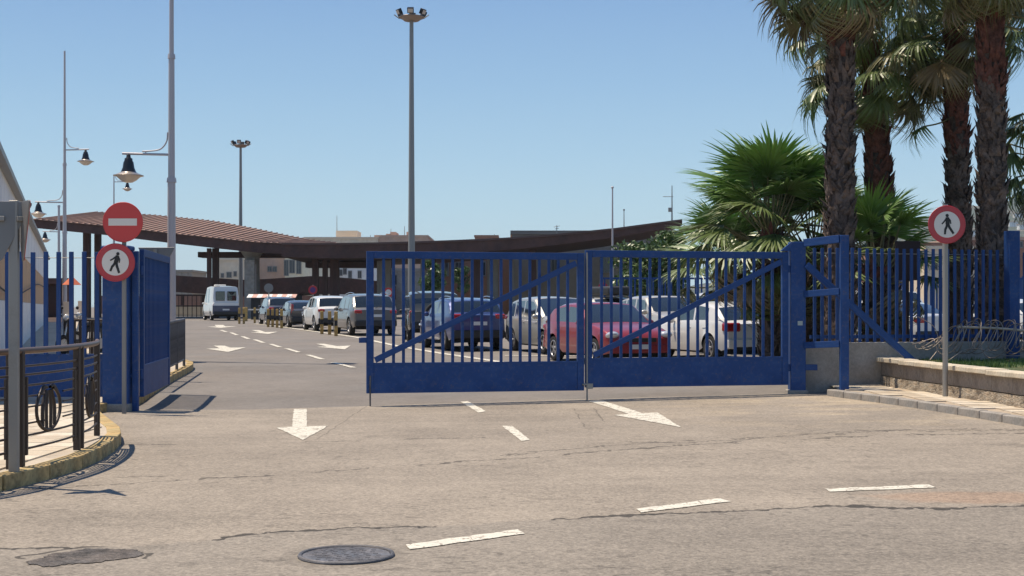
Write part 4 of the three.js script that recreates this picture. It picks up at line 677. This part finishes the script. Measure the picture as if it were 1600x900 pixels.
{ // long white and ochre building on the left
  const a = [-8.45, 21.0], b = [-29.6, 85.5], len = Math.hypot(b[0] - a[0], b[1] - a[1]), turn = Math.atan2(b[1] - a[1], b[0] - a[0]), t = thing('warehouse', 'long white building with ochre band at the left edge', 'building', [a[0], 0, a[1]], turn);
  const y0 = .2, wall = (name, ya, yb, out, m) => { const g = box(len, yb - ya, 6, len / 2, (ya + yb) / 2, -3 + out), p = g.attributes.position, uv = g.attributes.uv; for (let k = 0; k < p.count; k++) uv.setXY(k, p.getX(k), p.getY(k)); obj(name, g, m, t); };
  wall('base_course', y0, 1.75, .05, M.whiteWall); wall('ochre_band', 1.75, 3.25, 0, M.ochre); wall('upper_wall', 3.25, 4.62, .02, M.whiteWall);
  obj('roof_edge', box(len + .3, .14, 6.4, len / 2, 4.69, -3), M.galv, t);
  obj('cable', tube([[4, 2.1, .07], [14, 1.9, .09], [26, 2.2, .08], [40, 2.6, .08], [len - 1, 2.7, .08]], .02, 40, 5), M.rubber, t);
}
{ const d = 92, t = thing('gateway', 'dark gateway closing the pavement beyond the left fence', 'gateway', [X(84, d), G(-31, d), d]); obj('frame', [box(.4, 3, .4, -1.1, 1.5, 0), box(.4, 3, .4, 1.1, 1.5, 0), box(2.6, .4, .4, 0, 2.8, 0)], M.brownSteel, t); obj('leaf', box(1.8, 2.6, .06, 0, 1.3, -.1), M.brownDark, t); obj('step', box(3.2, .3, 1, 0, .15, .8), M.salmon, t); }
{ const d = 58, t = thing('parasol', 'orange parasol behind the left fence pickets', 'parasol', [X(112, d), G(-19, d) + .13, d]); obj('pole', cyl(.03, .03, 2.25), M.galv, t); obj('canopy', new THREE.ConeGeometry(.42, .40, 8, 1, true).translate(0, 2.2, 0), new THREE.MeshStandardMaterial({ color: lin(.5, .12, .05), roughness: .8, side: THREE.DoubleSide }), t); obj('base', cyl(.25, .2, .1), M.concrete, t); }
// low dark wall and steel gate left of the van
{ const d = 118, t = thing('yard_gate', 'dark barred yard gate left of the white van', 'gate', [X(300, d), G(-28, d), d]); obj('gate_frame', [box(3.6, .14, .1, 0, 1.95, 0), box(3.6, .1, .1, 0, 1.0, 0), box(.12, 2, .12, -1.75, 1, 0), box(.12, 2, .12, 1.75, 1, 0)], M.brownSteel, t); for (let k = 0; k < 9; k++) obj('gate_bar', box(.06, 1.85, .05, -1.55 + k * .39, .95, 0), M.brownSteel, t);
  const w = thing('low_wall', 'pale low wall standing behind the dark yard gate', 'wall', [X(294, 128), G(-30, 128), 128]); obj('wall_body', box(6, .95, .3, 0, .47, 0), M.beige, w); obj('wall_coping', box(6.1, .1, .4, 0, .99, 0), M.concrete, w); }
{ const d = 104, t = thing('kiosk', 'dark kiosk with pink striped awning beneath the canopy', 'kiosk', [X(428, d), G(-18, d), d]); obj('cabin', box(3.6, 1.9, 2.4, 0, .95, -1.3), std([.03, .035, .04], .6), t); obj('cabin_roof', box(3.8, .1, 2.6, 0, 1.96, -1.3), M.brownDark, t); for (let k = 0; k < 10; k++) { const q = obj('awning_stripe', box(.37, .035, .9, -1.68 + k * .374, 1.98, .25), k % 2 ? M.stripePink : M.whiteWall, t); q.rotation.x = .3; } obj('door', box(.7, 1.6, .04, -.7, .8, -.08), M.galv, t); }
{ const mk = (label, px, py, d, r, m, mat2) => { const x = X(px, d), y = Y(py, d) - G(x, d), t = thing('round_sign', label, 'road sign', [x, G(x, d), d]); obj('pole', cyl(.04, .04, y + .3), M.galv, t); obj('plate', new THREE.CylinderGeometry(r, r, .02, 24).rotateX(Math.PI / 2).translate(0, y, .06), m, t); if (mat2) obj('plate_centre', new THREE.CylinderGeometry(r * .62, r * .62, .006, 24).rotateX(Math.PI / 2).translate(0, y, .074), mat2, t); };
  mk('grey back of a round sign beside the kiosk', 420, 450, 92, .31, M.signBack); mk('small round purple sign on a post behind the white car', 489, 453, 80, .27, M.signRedDark, M.purple); mk('small red ringed round sign seen beside the gate edge', 607, 457, 76, .28, M.signRed, M.signWhite); mk('small round purple sign seen through the right gate leaf', 942, 449, 74, .27, M.signRedDark, M.purple); }
{ const d = 96, t = thing('barrier_arm', 'white lifting barrier arm between yellow bollards', 'barrier', [X(383, d), G(-19, d), d]); obj('arm', rbox(2.6, .09, .06, .01, 1.5, .82, 0), M.signWhite, t); obj('cabinet', rbox(.3, 1.0, .3, .02, 0, .5, 0), M.yellow, t); obj('rest_post', rbox(.1, .8, .1, .01, 2.7, .4, 0), M.galv, t); }
{ // yellow bollards, dark banded
  let first; const nth = ['leftmost bollard beside the van', 'second bollard beside the van', 'bollard in front of the kiosk door', 'first of the cluster before the dark cars', 'second of the cluster before the dark cars', 'third of the cluster before the dark cars', 'fourth of the cluster before the dark cars', 'leftmost of three beside the grey car', 'middle of three beside the grey car', 'rightmost of three beside the grey car'];
  [[374, 506], [381, 506], [398, 505], [419, 511], [426, 511], [433, 512], [440, 513], [503, 522], [515, 523], [525, 525]].forEach(([px, py], k) => {
    const [x, d] = gp(px, py), label = 'worn yellow bollard, ' + nth[k];
    if (!first) { first = thing('bollard', label, 'bollard', [x, G(x, d), d], 0, 'yellow bollards along the inner road'); obj('lower_post', rbox(.13, .42, .13, .015, 0, .21, 0), M.yellow, first); obj('dark_band', rbox(.12, .22, .12, .01, 0, .53, 0), M.rubber, first); obj('head', rbox(.135, .36, .135, .02, 0, .82, 0), M.yellow, first); }
    else dup(first, label, [x, G(x, d), d]);
  });
}
{ const d = 33, t = thing('bollard', 'white capped grey post behind the left fence', 'bollard', [X(147, d), G(-10, d) + .13, d], 0); obj('post', cyl(.12, .12, .55), M.galv, t); obj('cap', cyl(.16, .14, .14, 0, .55), M.signWhite, t); }
// far blue fence of the car park
{ const d = 56, x0 = X(940, d), x1 = X(1700, d), t = thing('car_park_fence', 'distant blue mesh fence at the back of the car park', 'fence', [x0, G(4, d), d], .02); const W = x1 - x0; obj('top_rail', box(W, .08, .06, W / 2, 2.3, 0), M.blue, t); obj('bottom_panel', box(W, .9, .05, W / 2, .55, 0), M.blue, t); for (let k = 0; k < 80; k++) obj('picket', box(.07, 1.35, .04, (k + .5) * W / 80, 1.62, 0), M.blue, t); for (let k = 0; k <= 8; k++) obj('post', box(.09, 2.4, .09, k * W / 8, 1.2, -.08), M.blue, t); }

// ---------- cars ----------
const wheelCache = new Map();
function wheelParts(r, w) {
  const key = r + '_' + w; if (wheelCache.has(key)) return wheelCache.get(key);
  const tyre = new THREE.LatheGeometry([[r * .66, -w / 2 + .01], [r * .92, -w / 2], [r * .985, -w * .36], [r, 0], [r * .985, w * .36], [r * .92, w / 2], [r * .66, w / 2 - .01], [r * .64, 0], [r * .66, -w / 2 + .01]].map(p => new THREE.Vector2(...p)), 28).rotateZ(Math.PI / 2);
  const gs = [new THREE.TorusGeometry(r * .63, .018, 6, 28).rotateY(Math.PI / 2).translate(w / 2 - .02, 0, 0), new THREE.CylinderGeometry(r * .16, r * .16, .05, 12).rotateZ(Math.PI / 2).translate(w / 2 - .04, 0, 0)];
  for (let k = 0; k < 5; k++) gs.push(new THREE.BoxGeometry(.03, r * .56, r * .19).translate(0, r * .36, 0).rotateX(k / 5 * 6.283).translate(w / 2 - .04, 0, 0));
  const hub = new THREE.CylinderGeometry(r * .64, r * .64, w * .5, 24).rotateZ(Math.PI / 2);
  const q = { tyre, rim: mergeGeometries(gs.map(g => g.index ? g.toNonIndexed() : g)), hub }; wheelCache.set(key, q); return q;
}
function makeCar(name, label, category, x, d, heading, s, paint, group = 'cars in the car park') {
  const { L: len, W, H } = s, t = thing(name, label, category, [x, G(x, d), d], -heading * Math.PI / 180, group);
  const r = s.r || .33, wf = s.wf ?? .82, wr = s.wr ?? len - .85, sill = s.sill ?? .24, Ra = r + .06, beltF = s.beltF ?? .93, beltR = s.beltR ?? .99, nose = s.nose ?? .70, sC = s.cowl, sA = s.roofF, sB = s.roofR, sT = s.tail, yC = s.yCowl ?? 1.0, yT = s.yTail ?? 1.0;
  const top = q => q < sC ? lerp(nose, yC, Math.pow(clamp((q - .0) / sC, 0, 1), .55)) : q < sA ? lerp(yC, H - .05, Math.pow((q - sC) / (sA - sC), .93)) : q < sB ? H - .05 + .05 * Math.sin(Math.PI * clamp((q - sA) / (sB - sA), 0, 1)) - (s.drop || .05) * ((q - sA) / (sB - sA)) ** 2 : q < sT ? lerp(H - .05 - (s.drop || .05), yT, Math.pow((q - sB) / (sT - sB), 1.15)) : lerp(yT, yT - .05, (q - sT) / Math.max(.01, len - sT));
  const wins = s.wins, keys = new Set([0, .04, .12, .25, .45, sC - .02, sC, sC + .06, sA - .04, sA, sB, sB + .05, sT - .05, sT, len - .10, len - .04, len]);
  for (const [a, b] of wins) { keys.add(a); keys.add(b); } for (const w of [wf, wr]) for (let k = -6; k <= 6; k++) keys.add(w + Ra * Math.sin(k / 6 * Math.PI / 2));
  for (let q = .3; q < len; q += .28) keys.add(q);
  const st = [...keys].filter(q => q >= 0 && q <= len).sort((a, b) => a - b).filter((q, i, a) => !i || q - a[i - 1] > .008);
  const ring = q => {
    const u = Math.abs(q / len * 2 - 1), endF = smooth(.16, 0, q), endR = smooth(.12, 0, len - q);
    const w = W / 2 * (1 - (s.taper ?? .09) * Math.pow(u, 5)) * (1 - .05 * endF - .03 * endR);
    let yb = sill + .05 * smooth(.5, 0, q) + .08 * smooth(.5, 0, len - q); for (const c of [wf, wr]) { const e = Math.abs(q - c); if (e < Ra) yb = Math.max(yb, r + Math.sqrt(Ra * Ra - e * e)); }
    const tp = top(q) - .05 * endF, gh = q > sC && q < sT, belt = Math.min(tp - .03, lerp(beltF, beltR, q / len) - .03 * endF), can = gh ? Math.max(belt + .015, tp - .055) : tp - .012;
    const wt = gh ? w - (s.tumble ?? .26) * (can - belt) - .02 : w * .9, mid = clamp(.62, yb + .02, belt - .05), arch = yb > sill + .12 ? .012 : 0;
    const P = [[w * (arch ? .99 : .95) + arch, yb], [w * .992 + arch, lerp(yb, mid, .45)], [w, mid], [w * .985, lerp(mid, belt, .75)], [w * .955, belt]];
    const b4 = [w * .945, belt + .01], c6 = [wt, can]; P.push([lerp(b4[0], c6[0], .06), lerp(b4[1], c6[1], .06)], [lerp(b4[0], c6[0], .90) + .012, lerp(b4[1], c6[1], .90)], c6, [wt * .90, lerp(can, tp, .75)], [wt * .5, tp + .012], [0, tp + .02]);
    return P;
  };
  const B = { body: [], windscreen: [], rear_window: [] }, rings = st.map(ring), nP = rings[0].length;
  const V = (i, k, sg) => [sg * rings[i][k][0], rings[i][k][1], st[i] - len / 2];
  const push = (b, a, c, e, f, sg) => { if (sg > 0) B[b].push(...a, ...c, ...e, ...a, ...e, ...f); else B[b].push(...a, ...e, ...c, ...a, ...f, ...e); };
  for (let i = 0; i < st.length - 1; i++) {
    const m = (st[i] + st[i + 1]) / 2; for (let k = 0; k < nP - 1; k++) for (const sg of [1, -1]) {
      let b = 'body';
      if (k === 5) { const w = wins.findIndex(([a, c]) => m > a && m < c); if (w >= 0) { b = 'side_window' + w + sg; B[b] = B[b] || []; } }
      if (k >= 8 && m > sC + .02 && m < sA - .03) b = 'windscreen';
      if (k >= 8 && m > sB + .03 && m < sT - .03 && !s.blind) b = 'rear_window';
      push(b, V(i, k, sg), V(i, k + 1, sg), V(i + 1, k + 1, sg), V(i + 1, k, sg), sg);
    }
  }
  for (const i of [0, st.length - 1]) for (let k = 0; k < nP - 1; k++) { const a = V(i, k, 1), b = V(i, k + 1, 1), c = V(i, k + 1, -1), e = V(i, k, -1); B.body.push(...(i ? [...a, ...b, ...c, ...a, ...c, ...e] : [...a, ...c, ...b, ...a, ...e, ...c])); }
  for (const k of Object.keys(B)) { if (!B[k].length) continue; let g = new THREE.BufferGeometry(); g.setAttribute('position', new THREE.Float32BufferAttribute(B[k], 3)); g.computeVertexNormals(); g = toCreasedNormals(g, .55); obj(k.startsWith('side_window') ? 'side_window' : k, g, k === 'body' ? paint : M.carGlass, t); }
  obj('underbody', [box(W * .80, .34, len * .93, 0, sill + .12, 0), box(W * .84, .30, len * .5, 0, sill + .17, 0)], M.under, t);
  const wp = wheelParts(r, .22), tr = W / 2 - .125;
  for (const z of [wf, wr]) for (const sg of [-1, 1]) { const q = new THREE.Group(); q.name = 'wheel'; q.position.set(sg * tr, r, z - len / 2); q.rotation.y = sg > 0 ? 0 : Math.PI; t.add(q); obj('tyre', wp.tyre, M.tyre, q); const rm = obj('rim', wp.rim, s.darkRim ? M.rimDark : M.rim, q); obj('wheel_disc', wp.hub, M.rimDark, q); }
  const ell = (a, b, c) => new THREE.SphereGeometry(1, 16, 10).scale(a, b, c), zr = len / 2, ly = s.lightY ?? .82;
  const at = (q, k) => { const p = ring(q); return p[k]; };
  for (const sg of [-1, 1]) {
    const hp = ring(.20), h = obj('headlight', ell(.17, s.headH ?? .07, .24), M.head, t); h.position.set(sg * (hp[4][0] - .14), s.headY ?? Math.min(.72, hp[4][1] - .09), .17 - len / 2); h.rotation.y = -sg * .55; h.rotation.x = .2;
    const tl = obj('tail_light', s.tallLight ? rbox(.13, s.tallLight, .16, .03) : rbox(s.tailW ?? .32, s.tailH ?? .15, .24, .05), M.tail, t); const rp = ring(len - .06); tl.position.set(sg * (rp[3][0] - (s.tallLight ? .06 : .14)), ly, zr - .095);
    const mr = obj('wing_mirror', ell(.105, .075, .06), s.darkMirror ? M.plastic : paint, t); mr.position.set(sg * (W / 2 + .06), beltF + .06, sC + .34 - len / 2);
    for (const hz of s.handles || [wins[0][1] - .12, (wins[1] || wins[0])[1] - .12]) { const hd = obj('door_handle', rbox(.02, .025, .16, .008), paint, t); hd.position.set(sg * (at(hz, 3)[0] + .004), beltF - .11, hz - len / 2); }
  }
  obj('front_bumper', rbox(W * .84, .20, .12, .03, 0, sill + .16, -zr + .04), s.bumper || M.plastic, t); obj('grille', rbox(W * .44, .10, .05, .015, 0, .60, -zr + .012), M.plastic, t); obj('front_plate', rbox(.5, .11, .02, .004, 0, .44, -zr - .028), M.plate, t);
  obj('rear_bumper', rbox(W * .90, .24, .16, .04, 0, sill + .20, zr - .03), s.bumper || M.plastic, t); obj('rear_plate', rbox(.5, .11, .02, .004, 0, s.plateY ?? .80, zr + .006), M.plate, t);
  if (s.bumper && s.bumper !== M.plastic) obj('lower_valance', rbox(W * .7, .10, .10, .02, 0, sill + .10, zr - .0), M.plastic, t);
  for (const sg of [-1, 1]) if (s.rails) obj('roof_rail', tube([[sg * (W / 2 - .24), H - .03, sA - len / 2 + .1], [sg * (W / 2 - .25), H + .045, (sA + sB) / 2 - len / 2], [sg * (W / 2 - .25), H - .01, sB - len / 2]], .018, 14, 6), s.rails, t);
  if (!s.noWiper && sB < len - .3) obj('rear_wiper', rod([0, yT + .04, sT - len / 2 + .0], [.32, yT + .13, sT - len / 2 - .02], .010), M.plastic, t);
  return t;
}
const paintM = (r, g, b, metal = .25) => phys([r, g, b], { roughness: .42, metalness: metal, clearcoat: 1, clearcoatRoughness: .06 });
const P = { white: paintM(.68, .67, .64, 0), grey: paintM(.135, .13, .125, .35), olive: paintM(.085, .082, .065, .2), blue: paintM(.025, .045, .16, .3), silver: paintM(.42, .41, .37, .45), red: paintM(.27, .022, .03, .2), black: paintM(.014, .013, .016, .1), beige: paintM(.50, .47, .42, .2), navy: paintM(.02, .025, .05, .2) };
const suv = { L: 4.6, W: 1.86, H: 1.68, r: .36, cowl: 1.25, roofF: 2.0, roofR: 4.0, tail: 4.48, yCowl: 1.10, yTail: 1.10, nose: .84, beltF: 1.03, beltR: 1.10, wins: [[1.75, 2.62], [2.72, 3.45], [3.55, 3.98]], sill: .30, lightY: .98, plateY: .82 };
const hatch = { L: 4.25, W: 1.77, H: 1.47, r: .32, cowl: 1.12, roofF: 1.98, roofR: 3.55, tail: 4.10, yCowl: .98, yTail: .96, nose: .68, wins: [[1.62, 2.50], [2.58, 3.28]], lightY: .86, drop: .08 };
const mpv = { L: 4.3, W: 1.78, H: 1.62, r: .32, cowl: .85, roofF: 1.85, roofR: 3.75, tail: 4.18, yCowl: 1.06, yTail: 1.02, nose: .76, beltF: .98, beltR: 1.0, wins: [[1.05, 1.45], [1.55, 2.50], [2.58, 3.30], [3.40, 3.75]], lightY: 1.0 };
const sedan = { L: 4.5, W: 1.78, H: 1.45, r: .32, cowl: 1.2, roofF: 2.05, roofR: 3.2, tail: 3.95, yCowl: .98, yTail: 1.02, nose: .70, wins: [[1.70, 2.52], [2.60, 3.20]], lightY: .86, noWiper: true };
makeCar('parked_car', 'dark grey parked SUV with silver roof rails beside three yellow bollards', 'car', -6.35, 57.6, -18, { ...suv, L: 4.9, W: 1.95, H: 1.74, wr: 4.0, roofR: 4.1, tail: 4.75, wins: [[1.75, 2.72], [2.82, 3.62], [3.72, 4.15]], rails: M.chrome }, P.grey);
makeCar('parked_car', 'white parked SUV with red tail lights left of the grey one', 'car', -8.95, 65.2, -18, { ...suv, bumper: M.plastic }, P.white);
makeCar('parked_car', 'black parked hatchback behind the cluster of yellow bollards', 'car', -11.6, 73.5, -18, { ...hatch, tallLight: .5, lightY: 1.0 }, P.black);
makeCar('parked_car', 'navy parked SUV farthest along the row near the kiosk', 'car', -14.3, 82, -18, { ...suv, rails: M.chrome }, P.navy);
{ const c = makeCar('off_road_car', 'boxy olive grey off road car seen through the gate left end', 'car', -3.05, 49.6, -8, { ...suv, L: 4.5, W: 1.85, H: 1.82, r: .40, cowl: 1.35, roofF: 1.80, roofR: 4.32, tail: 4.46, yCowl: 1.16, yTail: 1.12, nose: 1.02, tumble: .10, taper: .03, wins: [[1.75, 2.55], [2.65, 3.35], [3.45, 4.2]], sill: .38, darkMirror: true, darkRim: true, tallLight: .26 }, P.olive);
  obj('spare_wheel', wheelParts(.40, .22).tyre.clone().rotateY(Math.PI / 2).translate(.05, 1.0, 2.38), M.tyre, c); }
makeCar('parked_car', 'dark blue parked SUV seen from behind through the left gate leaf', 'car', -1.62, 42.3, -17, { ...suv, L: 4.35, W: 1.80, H: 1.60, cowl: 1.2, roofF: 1.95, roofR: 3.7, tail: 4.2, wr: 3.45, wins: [[1.7, 2.5], [2.6, 3.3]], rails: M.chrome, lightY: 1.03, bumper: M.plastic }, P.blue);
makeCar('parked_car', 'silver parked people carrier behind the red hatchback', 'car', 1.25, 39.4, 161, mpv, P.silver);
makeCar('parked_car', 'red parked hatchback facing the closed gate', 'car', 2.30, 33.5, 160, { ...hatch, H: 1.50, headY: .70, headH: .10, bumper: P.red }, P.red);
makeCar('parked_car', 'white parked hatchback nearest the gatepost seen from behind', 'car', 5.22, 34.4, -19, { ...hatch, lightY: .84, tailW: .42, tailH: .22, bumper: P.white }, P.white);
{ const c = makeCar('parked_car', 'dark estate car with a black roof box behind the red hatchback', 'car', 3.35, 45.5, 163, { ...suv, H: 1.55, rails: M.plastic }, P.silver); obj('roof_box', rbox(.8, .30, 1.9, .1, 0, 1.76, .1), M.plastic, c); }
makeCar('parked_car', 'pale beige parked car facing the gate behind the red one', 'car', 4.75, 41.5, 164, { ...suv, H: 1.60 }, P.beige);
makeCar('parked_car', 'white parked SUV in the second row behind the white hatchback', 'car', 7.0, 46, -12, suv, P.white);
makeCar('parked_car', 'grey parked hatchback at the end of the second row', 'car', 9.0, 49, -14, hatch, P.silver);
makeCar('parked_car', 'white parked saloon seen through the fence left of the sign pole', 'car', 11.3, 40.5, -24, sedan, P.white);
makeCar('parked_car', 'white parked hatchback seen through the fence right of the sign pole', 'car', 16.0, 44, -20, hatch, P.white);
makeCar('parked_car', 'white parked van like car between the palm trunks', 'car', 13.2, 49, -20, { ...mpv, H: 1.8 }, P.white);
makeCar('parked_car', 'dark parked car behind the wire coil at the right edge', 'car', 19.2, 47, -20, hatch, P.black);
{ const s = { L: 5.2, W: 2.02, H: 2.55, r: .34, cowl: .85, roofF: 1.75, roofR: 5.0, tail: 5.15, yCowl: 1.30, yTail: 1.35, nose: .95, beltF: 1.20, beltR: 1.25, tumble: .10, taper: .03, wins: [[1.45, 2.1], [2.6, 3.3]], blind: true, noWiper: true, lightY: 1.05, tallLight: .3, wr: 4.2, sill: .34, drop: .02, bumper: M.plastic };
  const v = makeCar('white_van', 'white high roofed van with two rear windows under the canopy', 'van', -21.9, 101, -21, s, P.white, undefined);
  for (const sg of [-1, 1]) { obj('rear_door_window', rbox(.66, .68, .05, .06, sg * .42, 1.80, 2.585), M.carGlass, v).rotation.x = 0; }
  obj('lower_panel', rbox(1.96, .62, .03, .01, 0, .78, 2.60), paintM(.03, .04, .09, .1), v); obj('roof_vent', rbox(.8, .16, .7, .05, 0, 2.60, -.3), M.signWhite, v); delete v.userData.group; }
// ---------- scooters behind the left fence ----------
function scooter(label, x, d, turn, mat) {
  const t = thing('motor_scooter', label, 'scooter', [x, G(x, d) + .13, d], turn, 'scooters behind the left fence');
  for (const z of [-.62, .62]) { const q = new THREE.Group(); q.name = 'wheel'; q.position.set(0, .26, z); t.add(q); obj('tyre', new THREE.TorusGeometry(.20, .06, 8, 22).rotateY(Math.PI / 2), M.tyre, q); obj('rim', new THREE.CylinderGeometry(.15, .15, .05, 14).rotateZ(Math.PI / 2), M.rim, q); }
  obj('body_shell', [rbox(.34, .32, .72, .09, 0, .58, .42), rbox(.30, .12, .55, .04, 0, .34, -.1)], mat, t); obj('leg_shield', rbox(.42, .62, .10, .04, 0, .66, -.42).rotateX(0), mat, t); obj('seat', rbox(.28, .12, .70, .05, 0, .80, .38), M.rubber, t);
  obj('handlebar', [rod([-.34, 1.06, -.42], [.34, 1.06, -.42], .018), rod([0, .3, -.62], [0, 1.06, -.42], .03)], M.chrome, t); obj('headlight', new THREE.SphereGeometry(.09, 12, 8).translate(0, .98, -.52), M.head, t); obj('windshield', rbox(.34, .36, .012, .004, 0, 1.22, -.48), M.lampGlass, t); for (const sg of [-1, 1]) obj('mirror', new THREE.SphereGeometry(.06, 8, 6).scale(1, .8, .4).translate(sg * .3, 1.24, -.42), M.plastic, t);
}
scooter('black scooter parked behind the left fence beside the white capped post', X(128, 36.5), 36.5, 2.6, M.plastic);
scooter('white scooter parked behind the left fence nearest the gatepost', X(150, 40), 40, 2.2, M.signWhite);

// ---------- hills ----------
{
  const T = [[600, 470], [1000, 462], [1250, 420], [1350, 378], [1400, 352], [1430, 340], [1480, 326], [1520, 322], [1560, 314], [1580, 311], [1620, 316], [1700, 300], [1900, 330], [2400, 380], [3200, 440]];
  const nu = 130, nv = 26, d0 = 900, d1 = 2300;
  const g = gridGeo(nu, nv, (i, j) => { const px = lerp(700, 3200, i / nu), v = j / nv, d = lerp(d0, d1, v), x = X(px, d), ridge = Y(interp(T, px), d1) , h = (ridge) * Math.pow(v, 1.5) + (14 * (fbm(px * .02, v * 5, 5, 4) - .5) + 10 * (fbm(px * .06, v * 9, 8, 3) - .5)) * v; return [x, Math.max(1.1, h), -d]; }, q => [q[0] / 160, -q[2] / 160]);
  structure('hills', g, std([1, 1, 1], 1, { map: dataTex(512, 512, (u, v) => { const n = vnw(u * 20, v * 20, 3, 20), m = vnw(u * 60, v * 60, 4, 60), q = vnw(u * 6, v * 6, 5, 6) * .6 + n * .4, s = smooth(.56, .72, q), k = .75 + .5 * m; return [lerp(.042, .125, s) * k, lerp(.055, .105, s) * k, lerp(.032, .075, s) * k]; }) }));
  let f; [[1566, 331, 2000], [1582, 346, 1700], [1590, 333, 2000], [1525, 359, 1500], [1598, 350, 1650], [1519, 368, 1300]].forEach(([px, py, d], k) => { const b = thing('hillside_house', 'tiny pale house on the hillside, ' + ['leftmost of the upper pair', 'middle one below the ridge', 'rightmost of the upper pair', 'left one low on the slope', 'one at the right edge', 'lowest one by the sign'][k], 'house', [X(px, d), Y(py, d) - 7, d]); obj('wall', box(11, 6, 9, 0, 3, 0), M.whiteWall, b); obj('roof', box(12, .6, 10, 0, 6.3, 0), M.salmon, b); });
}
scene.fog = new THREE.FogExp2(new THREE.Color().setRGB(.62, .72, .80), .00013);
renderer.render(scene, camera);
